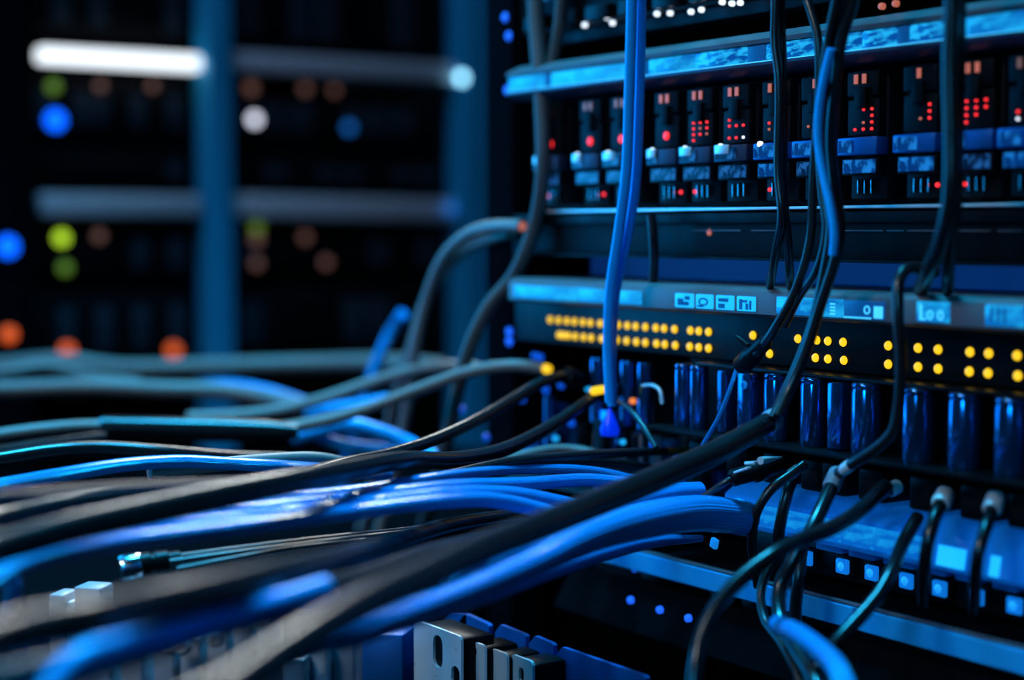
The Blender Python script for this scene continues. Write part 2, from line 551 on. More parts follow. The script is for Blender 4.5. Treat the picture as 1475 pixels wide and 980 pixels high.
# --- blade unit: a row of plug-in modules
t = thing('blade_server', 'dark unit with row of modules, red lights and blue windows', 'server', (0.04, 0, Z(0.008)))
chassis(t, XL, XR, 0.008, 0.065)
MB().span((XV(0.004, 770), -0.004, Z(0.0082)), (XR, 0.0118, Z(0.0094)), 0.0003).build('sill', 'silver', t)
xm = [R(p, 190).x for p in (813, 860, 905, 970, 1018, 1070, 1128, 1185, 1253, 1335, 1415, 1490)]
xm = [xm[0] - 0.006] + xm[1:] + [xm[-1] + 0.026, xm[-1] + 0.052]
dot_mesh = {}
def dot(parent, x, y, z, r, m):
    key = (round(r, 5), m)
    if key not in dot_mesh:
        dot_mesh[key] = LedSet(r, m, depth=0.0006)
    return dot_mesh[key].put(parent, Vector((x, y, z)))
for i, x in enumerate(xm):
    mod = MB()
    mod.span((x - 0.0098, 0.0, Z(0.012)), (x + 0.0098, 0.0118, Z(0.0635)), 0.0006)
    mod.span((x - 0.0085, -0.0045, Z(0.0525)), (x + 0.0085, 0.0, Z(0.0625)), 0.0008)
    mod.span((x - 0.003, -0.006, Z(0.0475)), (x + 0.003, -0.0045, Z(0.056)), 0.0005)
    mod.span((x - 0.0085, -0.004, Z(0.037)), (x + 0.0085, 0.0, Z(0.0515)), 0.0008)
    m = mod.build('module', 'dark_panel', t)
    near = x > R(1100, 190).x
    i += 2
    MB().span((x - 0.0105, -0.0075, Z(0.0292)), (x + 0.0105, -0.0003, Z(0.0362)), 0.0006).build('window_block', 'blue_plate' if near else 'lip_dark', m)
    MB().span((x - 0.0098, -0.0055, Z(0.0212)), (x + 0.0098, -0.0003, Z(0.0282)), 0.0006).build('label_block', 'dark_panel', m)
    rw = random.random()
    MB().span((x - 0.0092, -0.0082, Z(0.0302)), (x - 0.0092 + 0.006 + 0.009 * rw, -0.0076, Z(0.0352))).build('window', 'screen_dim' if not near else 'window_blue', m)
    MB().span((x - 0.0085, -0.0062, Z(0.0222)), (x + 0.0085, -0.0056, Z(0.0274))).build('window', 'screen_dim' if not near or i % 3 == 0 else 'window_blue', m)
    if not near:
        MB().span((x - 0.009, -0.0086, Z(0.0325)), (x - 0.003 + 0.004 * rw, -0.0077, Z(0.0365)), 0.0005).build('latch', 'silver', m)
    # orange pair on the latch
    for dx in (-0.0022, 0.0022) if i not in (2, 9, 11) else (0.001,):
        MB().span((x + dx - 0.0009 - 0.001, -0.0052, Z(0.0575)), (x + dx + 0.0009 - 0.001, -0.0046, Z(0.0612))).build('led', 'led_salmon' if 4 < i < 13 else 'far_lamp_dim', m)
    # red lights
    if i < 6:
        dot(m, x, -0.0042, Z(0.0425), 0.0019, 'led_red')
    else:
        for cx in (-0.004, 0.0005, 0.005):
            for k in range(4):
                if random.random() < (0.7 if i % 2 == 0 else 0.4):
                    dot(m, x + cx, -0.0042, Z(0.0395 + k * 0.0026), 0.0006, 'led_red' if random.random() < 0.7 else ('led_white' if k == 0 else 'led_salmon'))
    dot(m, x - 0.006, -0.0078, Z(0.0358), 0.0013, 'led_white') if i < 9 else None
    # bottom socket: pins and a red light
    pn = MB()
    for k in range(3):
        pn.span((x - 0.005 + k * 0.0036, -0.0016, Z(0.0140)), (x - 0.0044 + k * 0.0036, -0.0002, Z(0.0198)), 0.0002)
    pn.build('pin_row', 'chrome', m)
    dot(m, x + (0.006 if i % 2 else -0.0075), -0.0003, Z(0.0168), 0.0009, 'led_red') if i % 3 != 1 else None

# --- blank panel unit below the light line
t = thing('blank_panel', 'plain black panel with thin seam lines above the blue recess', 'panel', (0.04, 0, Z(-0.0135)))
chassis(t, XL, XR, -0.0135, 0.0075, 0.0, 0.38, 'black_metal')
MB().span((XV(0.004), -0.0025, Z(0.0025)), (XR, -0.0001, Z(0.0071)), 0.0004).build('upper_strip', 'dark_panel', t)
sm = MB()
for a, b_ in ((1000, 1070), (1085, 1120), (1215, 1275), (1280, 1305), (1310, 1430), (1440, 1475)):
    sm.span((R(a, 325).x, -0.0012, Z(-0.0009)), (R(b_, 325).x, -0.0001, Z(-0.0004)))
sm.build('seam_line', 'lip_metal', t)
MB().span((XV(0.004), -0.004, Z(-0.0135)), (XR, -0.0001, Z(-0.0125)), 0.0003).build('lower_edge', 'dark_panel', t)
dot(t, R(1022, 335).x, -0.0001, Z(-0.0015), 0.0015, 'led_salmon')

# --- mid device: grey lip with cyan displays, yellow lights below
t = thing('patch_switch', 'grey lipped unit with cyan keys over two rows of yellow lights', 'switch', (0.04, 0, Z(-0.0585)))
chassis(t, XL, XR, -0.0585, -0.026, 0.001, 0.38, 'plastic_black')
MB().prism([(0.005, Z(-0.0368)), (-0.016, Z(-0.0368)), (-0.0178, Z(-0.0355)), (-0.0178, Z(-0.0272)), (-0.0165, Z(-0.0255)), (-0.0135, Z(-0.0246)), (0.04, Z(-0.0246)), (0.04, Z(-0.027)), (0.005, Z(-0.027))], XV(0.0178, 733), XR).build('lip', 'lip_metal', t)
MB().span((XL + 0.012, 0.042, Z(-0.0258)), (XR, 0.046, Z(-0.0140))).build('recess_back', 'rail_blue', t)
MB().span((XL + 0.015, 0.0405, Z(-0.0240)), (XR, 0.0418, Z(-0.0145))).build('recess_glow_band', 'recess_glow', t, label='blue light of the recess painted as a glowing strip')  # blue light in the recess is put into this emissive strip
YF = 0.0178
def lipx(px):
    return R(px, 435, YF).x
def key(px0, px1, m, name='display', z0=-0.0345, z1=-0.0283):
    return MB().span((lipx(px0), -YF - 0.0009, Z(z0)), (lipx(px1), -YF + 0.0005, Z(z1)), 0.0005).build(name, m, t)
key(742, 832, 'screen_plain'); key(834, 880, 'screen_plain'); key(892, 925, 'screen_plain')
def ring(mb, cx, cz, rx, rz, w, y):
    n = 20
    mb.plate([(cx + rx * math.cos(2 * math.pi * k / n), cz + rz * math.sin(2 * math.pi * k / n)) for k in range(n)],
             [[(cx + (rx - w) * math.cos(2 * math.pi * k / n), cz + (rz - w) * math.sin(2 * math.pi * k / n)) for k in range(n)]], y, 0.0004)
for n, (a, b_) in enumerate(((974, 1000), (1004, 1028), (1033, 1058), (1063, 1089))):
    k = key(a, b_, 'led_cyan', 'key')
    xa, xb = lipx(a), lipx(b_)
    wd = xb - xa
    yy = -YF - 0.0014
    ic = MB()
    if n == 0:
        ic.span((xa + wd * .2, yy, Z(-.0335)), (xa + wd * .5, yy + .0004, Z(-.0305)))
        ic.span((xa + wd * .45, yy, Z(-.0335)), (xa + wd * .8, yy + .0004, Z(-.0318)))
        ic.span((xa + wd * .6, yy, Z(-.0310)), (xa + wd * .85, yy + .0004, Z(-.0294)))
    elif n == 1:
        ring(ic, xa + wd * .5, Z(-.0315), wd * .28, .0018, .0007, yy)
        ic.span((xa + wd * .15, yy, Z(-.0338)), (xa + wd * .5, yy + .0004, Z(-.0330)))
    elif n == 2:
        ic.span((xa + wd * .2, yy, Z(-.0310)), (xa + wd * .75, yy + .0004, Z(-.0295)))
        ic.span((xa + wd * .2, yy, Z(-.0338)), (xa + wd * .55, yy + .0004, Z(-.0318)))
    else:
        ic.span((xa + wd * .2, yy, Z(-.0338)), (xa + wd * .35, yy + .0004, Z(-.0295)))
        ic.span((xa + wd * .35, yy, Z(-.0308)), (xa + wd * .62, yy + .0004, Z(-.0298)))
        ic.span((xa + wd * .55, yy, Z(-.0338)), (xa + wd * .68, yy + .0004, Z(-.0312)))
        ic.span((xa + wd * .76, yy, Z(-.0338)), (xa + wd * .85, yy + .0004, Z(-.0300)))
    ic.build('icon', 'icon_dark', k)
k = key(1120, 1216, 'screen_soft', z0=-0.0348, z1=-0.0276)
gl = MB()
yy = -YF - 0.0014
for q in range(4):
    gl.span((lipx(1199), yy, Z(-.0338 + q * .0013)), (lipx(1206), yy + .0004, Z(-.0331 + q * .0013)))
gl.build('lettering', 'icon_light', k)
k = key(1218, 1276, 'icon_dark', z0=-0.0348, z1=-0.0278)
gl = MB()
ring(gl, lipx(1252), Z(-.0312), .0016, .0017, .0005, yy)
gl.span((lipx(1262), yy, Z(-.0343)), (lipx(1275), yy + .0004, Z(-.0296)), 0.0003)
gl.span((lipx(1219), yy, Z(-.0347)), (lipx(1258), yy + .0004, Z(-.0341)))
gl.build('lettering', 'icon_light', k)
k = key(1322, 1369, 'screen_soft', z0=-0.0345, z1=-0.0268)
gl = MB()
gl.span((lipx(1328), yy, Z(-.0338)), (lipx(1331), yy + .0004, Z(-.0280)))
gl.span((lipx(1330), yy, Z(-.0338)), (lipx(1337), yy + .0004, Z(-.0330)))
ring(gl, lipx(1343), Z(-.0318), .0014, .0019, .0006, yy)
ring(gl, lipx(1358), Z(-.0318), .0014, .0019, .0006, yy)
gl.build('lettering', 'icon_light', k)
k = key(1421, 1478, 'screen_soft', z0=-0.0345, z1=-0.0268)
gl = MB()
for q in (1430, 1440, 1449):
    gl.span((lipx(q), yy, Z(-.0335)), (lipx(q + 3), yy + .0004, Z(-.0278)))
gl.build('lettering', 'icon_dark', k)
yl = LedSet(0.00185, 'led_yellow', name='led', label='round yellow light')
row1 = [793, 805, 817, 828, 840, 851, 865, 878, 891, 904, 916, 930, 945, 957, 972, 995, 1007, 1021, 1085, 1150, 1177, 1193, 1215, 1280, 1297, 1323, 1352, 1398, 1425, 1466]
row2 = [806, 812, 819, 829, 841, 852, 867, 877, 889, 903, 917, 930, 946, 958, 973, 994, 1007, 1021, 1109, 1175, 1193, 1216, 1280, 1298, 1323, 1352, 1397, 1424, 1467]
for p in row1:
    yl.put(t, Vector((R(p, 490, -0.001).x, 0.001, Z(-0.0462))))
for p in row2:
    yl.put(t, Vector((R(p, 520, -0.001).x, 0.001, Z(-0.0536))))

# --- capacitor bank
t = thing('capacitor_bank', 'board of tall glossy dark blue cylinders under the yellow lights', 'circuit board', (0.04, 0, Z(-0.0885)))
MB().span((R(980, 560).x, 0.006, Z(-0.0885)), (XR, 0.36, Z(-0.0588))).build('back_plate', 'black_metal', t)
MB().span((R(980, 560).x, -0.022, Z(-0.0905)), (XR, 0.36, Z(-0.0886)), 0.0004).build('shelf', 'black_metal', t)
MB().span((R(1030, 560).x, -0.012, Z(-0.0603)), (XR, 0.0059, Z(-0.0589)), 0.0003).build('clamp_bar', 'plastic_black', t)
def capacitor(px, r, z0=-0.0885, z1=-0.0606, v=0.010):
    p = R(px, 590, v)
    c = MB().lathe(Vector((p.x, -v, Z(z0))), [(r * 0.93, 0), (r, 0.0012), (r, z1 - z0 - 0.0030), (r * 0.955, z1 - z0 - 0.0024), (r * 0.955, z1 - z0 - 0.0020), (r, z1 - z0 - 0.0014), (r, z1 - z0 - 0.0006), (r * .94, z1 - z0)], 32).build('capacitor', 'cap_gloss', t)
    MB().lathe(Vector((p.x, -v, Z(z1))), [(r * .9, 0.00002), (r * .86, 0.0003), (r * .4, 0.0002), (0.0001, 0.0002)], 28).build('cap_top', 'cap_top', c)
    return c
for px, r in ((985, .0042), (1007, .0042), (1118, .0054), (1172, .0056), (1248, .0060), (1323, .0061), (1390, .0061), (1458, .0061), (1530, .0061)):
    capacitor(px, r)
for px, wd, dp in ((1081, 0.0085, 0.012), (1207, 0.0075, 0.009), (1045, 0.006, 0.009)):
    p = R(px, 590, 0.012)
    MB().box((p.x, -0.010, Z(-0.0746)), (wd, dp, 0.0270), None, 0.0008).build('relay_block', 'cap_gloss', t)
sc = MB()
p = R(1072, 548, 0.0165)
sc.lathe(Vector((p.x, -0.0162, Z(-0.066))), [(0.0018, 0), (0.0018, 0.0006), (0.0010, 0.0008), (0.0010, 0.0004), (0.0002, 0.0004)], 20, Vector((0, -1, 0)))
sc.build('screw', 'rail_blue', t)

# --- left half: an open circuit board, out of focus
t = thing('circuit_board', 'shadowy open circuit board with small blue glints and lights left of the cylinders', 'circuit board', (-0.14, 0.05, Z(-0.125)))
cx0, cx1 = XL + 0.002, R(978, 560).x
MB().span((cx0, 0.075, Z(-0.125)), (cx1, 0.08, Z(-0.0595))).build('panel', 'board', t)
MB().span((cx0, -0.02, Z(-0.127)), (cx1, 0.08, Z(-0.1252))).build('base_plate', 'board', t)
rr = random.Random(3)
for k in range(34):
    x = cx0 + 0.006 + (cx1 - cx0 - 0.014) * rr.random()
    y = -0.012 + 0.07 * rr.random()
    hh = 0.012 + 0.032 * rr.random() ** 1.5
    if k % 3 == 0:
        r = 0.0022 + 0.002 * rr.random()
        MB().lathe(Vector((x, y, Z(-0.1252))), [(r, 0), (r, hh * .93), (r * .9, hh), (0.0001, hh * 0.99)], 18).build('capacitor', rr.choice(['cap_gloss', 'cap_gloss', 'grey_plastic']), t)
    else:
        MB().box((x, y, Z(-0.1252) + hh / 2), (0.004 + 0.007 * rr.random(), 0.004 + 0.006 * rr.random(), hh), None, 0.0006).build('chip', rr.choice(['dark_panel', 'board', 'blue_plate', 'grey_plastic', 'cap_gloss']), t)
for px in (862, 905, 930):
    p = R(px, 545, 0.0)
    r = 0.004
    MB().lathe(Vector((p.x, 0.0, Z(-0.094))), [(r, 0), (r, 0.029), (r * .9, 0.031), (0.0001, 0.0308)], 20).build('capacitor', 'cap_gloss', t)
    MB().span((p.x - 0.0012, -0.0012, Z(-0.1252)), (p.x + 0.0012, 0.0012, Z(-0.094))).build('stem', 'dark_panel', t)
bl = LedSet(0.0019, 'glint_board', name='led', label='blue glint as a glowing dot')  # dim blue highlights on the parts, made as small glowing domes
for px, py, v in ((878, 622, .024), (823, 610, .0), (808, 555, .0), (786, 562, .0), (752, 575, .0), (665, 590, .0), (745, 598, -.02), (700, 630, .02), (770, 513, 0.0), (778, 515, 0), (656, 597, .0), (940, 640, .02)):
    bl.put(t, R(px, py, v))
lb = MB()
lb.lathe(R(878, 618, .023), [(0.0042, -.003), (0.0046, 0), (0.003, .004), (0.0012, .008), (0.0003, .010)], 18)
lb.build('drop_lamp', 'lamp_deep_blue', t, label='blue drop shaped lamp')
al2 = LedSet(0.0014, 'led_amber', name='led', label='orange light')
for px, py in ((911, 578),):
    al2.put(t, R(px, py, 0.002))
al3 = LedSet(0.0012, 'led_cyan', name='led', label='pale blue light')
for px, py in ((927, 576), (897, 637), (800, 632), (846, 560), (588, 570)):
    al3.put(t, R(px, py, 0.002))

# --- dark connector unit between cylinders and light pipe
t = thing('connector_unit', 'black unit with row of dark sockets above the glowing blue duct', 'connector', (0.1, 0, Z(-0.1085)))
MB().span((R(985, 690).x, 0.012, Z(-0.1085)), (XR, 0.36, Z(-0.0907))).build('chassis', 'black_metal', t)
for px in (1030, 1085, 1140, 1195, 1225, 1280, 1355, 1430, 1500):
    x = R(px, 680).x
    s = MB().span((x - 0.007, -0.010, Z(-0.1075)), (x + 0.007, 0.0118, Z(-0.0945)), 0.0012).build('socket', 'plastic_black', t)
    MB().span((x - 0.0045, -0.0112, Z(-0.105)), (x + 0.0045, -0.0101, Z(-0.0985)), 0.0004).build('latch', 'dark_panel', s)

# --- glowing blue duct with buttons under it
t = thing('light_duct', 'faceted translucent blue duct glowing over a row of square lit buttons', 'control panel', (0.1, 0, Z(-0.1445)))
dx0 = R(1052, 740, 0.01).x
MB().prism([(0.012, Z(-0.1088)), (-0.004, Z(-0.1090)), (-0.013, Z(-0.1145)), (-0.0150, Z(-0.1255)), (-0.0135, Z(-0.1275)), (0.012, Z(-0.1275))], dx0, XR).build('duct', 'acrylic_blue', t)
# light seen through the sloping face
xe = [R(p, 750, 0.014).x for p in (1064, 1092, 1102, 1120, 1134, 1172, 1215, 1262, 1310, 1335)]
for a, b_ in zip(xe[:-1], xe[1:]):
    s = MB()
    s.prism([(-0.0137, Z(-0.1165)), (-0.0154, Z(-0.1251)), (-0.0146, Z(-0.1251)), (-0.0128, Z(-0.1165))], a + 0.0003, b_ - 0.0003)
    s.build('glow_window', 'pipe_glow', t)
for a, b_ in ((1352, 1392), (1428, 1442)):
    MB().prism([(-0.0141, Z(-0.1180)), (-0.0155, Z(-0.1254)), (-0.0146, Z(-0.1254)), (-0.0128, Z(-0.1180))], R(a, 790, .014).x, R(b_, 790, .014).x).build('lit_label', 'led_cyan', t)
MB().span((dx0 + 0.002, 0.002, Z(-0.1445)), (XR, 0.36, Z(-0.1277)), 0.0004).build('button_panel', 'plastic_black', t)
for p0, p1 in ((1185, 1222), (1232, 1268), (1282, 1325), (1340, 1372), (1386, 1420), (1440, 1475)):
    MB().span((R(p0, 790, .0).x, -0.004, Z(-0.1325)), (R(p1, 790, 0).x, 0.0019, Z(-0.1280)), 0.0004).build('tab', 'rail_blue', t)
for px, py in ((1161, 801), (1213, 816), (1255, 825), (1305, 836), (1353, 849), (1406, 858), (1461, 867), (1520, 880)):
    p = R(px, py, 0.001)
    bz = MB().box((p.x, 0.0012, Z(-0.1382)), (0.0100, 0.0024, 0.0090), None, 0.0007).build('button_bezel', 'dark_panel', t)
    MB().box((p.x, -0.0007, Z(-0.1382)), (0.0066, 0.0022, 0.0062), None, 0.0008).build('button', 'button_blue', bz)
    MB().lathe(Vector((p.x, -0.0017, Z(-0.1382))), [(0.0019, 0), (0.0017, 0.0004), (0.0001, 0.0006)], 18, Vector((0, -1, 0))).build('lamp', 'button_glow', bz)

# --- blue rail and lower chassis
t = thing('mounting_rail', 'flat steel blue rail running below the lit square buttons', 'rail', (0.05, -0.01, Z(-0.1575)))
rx0 = R(862, 790, 0.02).x
MB().prism([(-0.0150, Z(-0.1478)), (-0.018, Z(-0.1478)), (-0.0192, Z(-0.1488)), (-0.0192, Z(-0.1568)), (-0.018, Z(-0.1577)), (-0.0150, Z(-0.1577))], rx0, XR).build('rail_bar', 'rail_blue', t)
MB().span((rx0, -0.0149, Z(-0.1577)), (XR, 0.36, Z(-0.1480))).build('shelf', 'bench_metal', t, label='black shelf behind the rail')
MB().span((rx0, -0.0190, Z(-0.1478)), (XR, -0.0165, Z(-0.1470)), 0.0002).build('top_edge', 'lip_metal', t)
x = R(1231, 870, .0192).x
MB().span((x - 0.0008, -0.0196, Z(-0.1572)), (x + 0.0008, -0.0190, Z(-0.1484)), 0.0002).build('seam', 'icon_dark', t)

t = thing('lower_server', 'dark perforated chassis under the blue rail near bottom centre', 'server', (0.05, 0, Z(-0.194)))
MB().span((rx0 - 0.03, 0.0, Z(-0.194)), (XR, 0.36, Z(-0.1579))).build('chassis', 'black_metal', t)
fl = MB()
rot = Matrix.Rotation(math.radians(-32), 3, 'X')
fl.box(((rx0 - 0.03 + XR) / 2, -0.018, Z(-0.174)), (XR - rx0 + 0.03, 0.0016, 0.024), rot, 0.0004)
fl.build('front_flap', 'bench_metal', t)
hl = LedSet(0.0017, 'hole_blue', name='glow_hole', label='small glowing blue hole on dark flap')  # blue holes in the chassis panel, made as glowing domes
for px, py in ((914, 819), (908, 865), (950, 879), (991, 891)):
    dv = R(px, py, 0.02)
    hl.put(t, R(px, py, 0.016 + 0.018 * max(0, min(1, (H - 0.162 - dv.z) / 0.02))))
for p0, p1 in ((930, 960), (1030, 1060), (1075, 1105)):
    MB().span((R(p0, 840, .006).x, -0.009, Z(-0.1665)), (R(p1, 840, .006).x, -0.0001, Z(-0.159)), 0.001).build('vent_block', 'plastic_black', t)
wl2 = LedSet(0.0006, 'led_white', name='led', label='tiny white light')
for px, py in ((1310, 967), (1312, 977), (1318, 978)):
    wl2.put(t, R(px, py, 0.0003))

# ------------------------------------------------------------------ bench with the parts lying under the cables
BZ = Z(-0.1975)
t = thing('equipment_bench', 'low black bench top lying in shadow beneath the cables', 'bench', (-0.2, -0.45, 0))
MB().span((-0.82, -1.0, BZ - 0.03), (0.42, -0.06, BZ), 0.002).build('bench_top', 'bench_metal', t)
MB().span((-0.82, -0.0599, BZ - 0.03), (-0.262, 0.32, BZ), 0.002).build('side_leaf', 'bench_metal', t)
for lx in (-0.78, 0.38):
    for ly in (-0.96, -0.10):
        MB().span((lx - 0.02, ly - 0.02, 0), (lx + 0.02, ly + 0.02, BZ - 0.03), 0.002).build('leg', 'bench_metal', t)

def rounded(x0, x1, z0, z1, r, n=5):
    pts = []
    for cx, cz, a0 in ((x1 - r, z1 - r, 0), (x0 + r, z1 - r, 90), (x0 + r, z0 + r, 180), (x1 - r, z0 + r, 270)):
        for k in range(n + 1):
            a = math.radians(a0 + 90 * k / n)
            pts.append((cx + r * math.cos(a), cz + r * math.sin(a)))
    return pts

# silver shielded connectors, a diagonal row of fronts
YB = -0.150
def conn(px0, px1, pytop, d, holes, label, dz=0.034):
    a, b_ = D(px0, pytop, d), D(px1, pytop, d)
    y = (a.y + b_.y) / 2
    r = ray(px0, pytop); x0 = (CAM + r * ((y - CAM.y) / r.y)).x
    r = ray(px1, pytop); x1 = (CAM + r * ((y - CAM.y) / r.y)).x
    zt = (a.z + b_.z) / 2
    o = thing('shielded_connector', label, 'connector', ((x0 + x1) / 2, y, BZ), 'shielded connectors under the cables')
    hs = []
    wd = x1 - x0
    zb = BZ + 0.0005
    for hx0, hx1, hz0, hz1 in holes:
        hs.append(rounded(x0 + wd * hx0, x0 + wd * hx1, zt - hz1, zt - hz0, min(wd * (hx1 - hx0), hz1 - hz0) * 0.48))
    MB().plate(rounded(x0, x1, zb, zt, min(0.0022, wd * .3)), hs, y, 0.0012).build('front_shield', 'silver', o)
    MB().span((x0 + wd * .04, y + 0.0014, zb), (x1 - wd * .04, y + 0.018, zt - 0.0012), 0.0022).build('housing', 'plastic_black', o)
    return o, x0, x1, y, zt
c1 = conn(596, 664, 905, 0.690, [(0.42, 0.62, 0.003, 0.0165), (0.80, 0.97, 0.013, 0.022)], 'leftmost silver connector, its front plate cut by a long slot')
c2 = conn(636, 664, 928, 0.688, [], '') if False else None
conn(668, 698, 925, 0.682, [(0.3, 0.62, 0.0015, 0.006)], 'silver connector right of the slotted one, with square notch')
conn(705, 730, 938, 0.676, [], 'narrow plain silver connector, third of the row')
conn(736, 767, 948, 0.668, [(0.36, 0.6, 0.004, 0.010)], 'silver connector at the right end with small hole')
# blue angular plates behind them
for n, (px0, px1, py0, py1, lab) in enumerate(((640, 672, 880, 886, 'short blue plate partly behind blue cable'), (662, 704, 882, 900, 'blue plate with rounded corner behind the slotted connector'), (713, 757, 898, 915, 'flat blue plate with bright edge behind middle connectors'), (762, 797, 914, 928, 'blue plate behind rightmost silver connector'), (801, 930, 930, 975, 'long blue plate at bottom edge right of the connectors'))):
    y = -0.100
    def hit(px, py):
        r = ray(px, py)
        return CAM + r * ((y - CAM.y) / r.y)
    a, b_ = hit(px0, py0), hit(px1, py1)
    ch = min(0.004, (b_.x - a.x) * 0.25)
    out = [(a.x, BZ), (b_.x, BZ), (b_.x, b_.z - ch * .2), (b_.x - ch * .3, b_.z), (a.x + ch, a.z), (a.x, a.z - ch)]
    o = MB().plate(out, [], y, 0.0022).build('divider_plate', 'blue_plate')
    tag(o, lab, 'plate', 'blue divider plates')

# blue enclosure left of the connectors
a = D(510, 925, 0.70); b_ = D(588, 935, 0.70)
# grey terminal block at the bottom left
def vplate(name, px0, px1, py, d, m, parent, depth=0.012):
    a, b_ = D(px0, py, d), D(px1, py, d)
    c = (a + b_) / 2
    wd = (b_ - a).length
    zt = c.z
    rotz = Matrix.Rotation(math.atan2(right.y, right.x) - math.radians(14), 3, 'Z')
    return MB().box((c.x, c.y, (zt + BZ) / 2), (wd, depth, zt - BZ), rotz, 0.0012).build(name, m, parent)
c = D(260, 980, 0.64)
t = thing('terminal_block', 'grey ribbed terminal block with round screw heads at bottom left', 'terminal block', (c.x, c.y, BZ))
for px0, px1, py in ((155, 172, 945), (184, 218, 930), (231, 262, 918), (268, 300, 915), (306, 338, 905), (344, 372, 890), (377, 400, 880)):
    vplate('rib', px0, px1, py, 0.63, 'grey_plastic', t, 0.014)
for px, py in ((245, 934), (263, 934), (311, 922), (326, 903), (354, 903), (376, 893)):
    p = D(px, py, 0.612)
    s = MB().lathe(p, [(0.0028, -0.005), (0.0028, 0.0012), (0.0022, 0.002), (0.0012, 0.0022), (0.0012, 0.0008), (0.0001, 0.0008)], 20, -fwd0 + Vector((0, 0, 0.15)))
    s.build('screw_head', 'silver', t)
c = D(110, 850, 0.65)
t = thing('pin_header', 'small pale grey header block beside left plug under the cables', 'connector', (c.x, c.y, BZ))
vplate('block', 79, 103, 852, 0.66, 'grey_plastic', t)
vplate('block', 114, 156, 842, 0.66, 'grey_plastic', t)
vplate('block', 104, 113, 862, 0.662, 'silver', t)
c = D(475, 940, 0.7)
t = thing('metal_cover', 'plain grey metal cover plates below the bright blue cable', 'cover', (c.x, c.y, BZ))
vplate('cover_plate', 400, 447, 945, 0.66, 'grey_plastic', t)
vplate('cover_plate', 450, 478, 925, 0.665, 'silver', t)
vplate('cover_plate', 481, 517, 915, 0.67, 'grey_plastic', t)
c = D(550, 940, 0.73)
t = thing('blue_enclosure', 'dark blue box side between grey cover and silver connectors', 'box', (c.x, c.y, BZ))
vplate('shell', 515, 592, 905, 0.725, 'blue_plate', t, 0.02)

# ------------------------------------------------------------------ cables
def cable(label, material, pts, r, group=None, name='cable', cat='cable', left=False, down=False, upx=False, seg=16):
    pts = [Vector(p) for p in pts]
    rad = list(r) if isinstance(r, (list, tuple)) else [r] * len(pts)
    if left:                                   # runs on along the bench beyond the frame
        d = (pts[0] - pts[1]).normalized()
        q = pts[0] + d * 0.10
        q2 = q + Vector((d.x, d.y, 0)).normalized() * 0.12
        q2.z = BZ + rad[0] + 0.001
        q3 = q2 + Vector((d.x, d.y, 0)).normalized() * 0.12
        pts = [q3, q2, q] + pts
        rad = [rad[0]] * 3 + rad
    o = MB().tube(pts, rad, seg).build(name, material, None, pts[-1])
    tag(o, label, cat, group)
    return o


def end_part(o, name, material, p0, p1, prof=None, r=0.003, seg=20, label=None):
    p0, p1 = Vector(p0), Vector(p1)
    ax = p1 - p0
    L = ax.length
    if prof is None:
        prof = [(r * .8, 0), (r, L * .1), (r, L * .85), (r * .85, L)]
    else:
        prof = [(a, h * L) for a, h in prof]
    return MB().lathe(p0, prof, seg, ax).build(name, material, o, p0, label)


# the thick near cable crossing the middle
A = [D(150, 1095, .335), D(250, 1035, .35), D(340, 985, .372), D(430, 925, .398), D(518, 873, .43), D(600, 835, .462), D(690, 793, .505), D(780, 757, .545), D(860, 725, .58), D(950, 688, .61), D(1050, 642, .635), D(1108, 608, .648)]
o = cable('thick black cable crossing the middle diagonally, nearest of all', 'cable_black', A, [.0048] * 10 + [.0046, .0040], left=True)
end_part(o, 'end_cap', 'grey_plastic', A[-1] - (A[-1] - A[-2]).normalized() * .001, A[-1] + (A[-1] - A[-2]).normalized() * .004, r=.0043)

# blue cables under it
B1 = [D(285, 1010, .44), D(360, 968, .455), D(450, 932, .475), D(560, 892, .505), D(660, 857, .535), D(760, 815, .57), D(850, 773, .60), D(930, 750, .63), D(1000, 740, .655), D(1066, 745, .675)]
o = cable('brightest wide blue cable sweeping from right duct down under black diagonal', 'cable_blue', B1, [.0036] * 4 + [.0040, .0048, .0060, .0070, .0073, .0070], left=True)
end_part(o, 'boot', 'cable_blue', D(1060, 744, .674), D(1074, 747, .68), r=.0075)
B2 = [D(480, 932, .50), D(580, 896, .53), D(680, 862, .56), D(780, 826, .60), D(870, 796, .635), D(940, 780, .66), D(1010, 776, .68)]
o = cable('lower blue cable ending beside a small lit tab above the rail', 'cable_blue', B2, [.0026, .003, .0034, .0036, .0036, .0028, .0014])
tb = MB().box(D(1029, 783, .69), (.0036, .002, .0042), Matrix.Rotation(.3, 3, 'Y'), .0005).build('lit_tab', 'tab_blue', o)
B3 = [D(640, 838, .60), D(740, 795, .62), D(830, 760, .64), D(900, 728, .66), D(960, 712, .675), D(1008, 708, .685)]
o = cable('upper blue cable ending in a cut end right of the black diagonal', 'cable_blue', B3, [.0035, .0036, .0038, .0042, .0042, .0040])

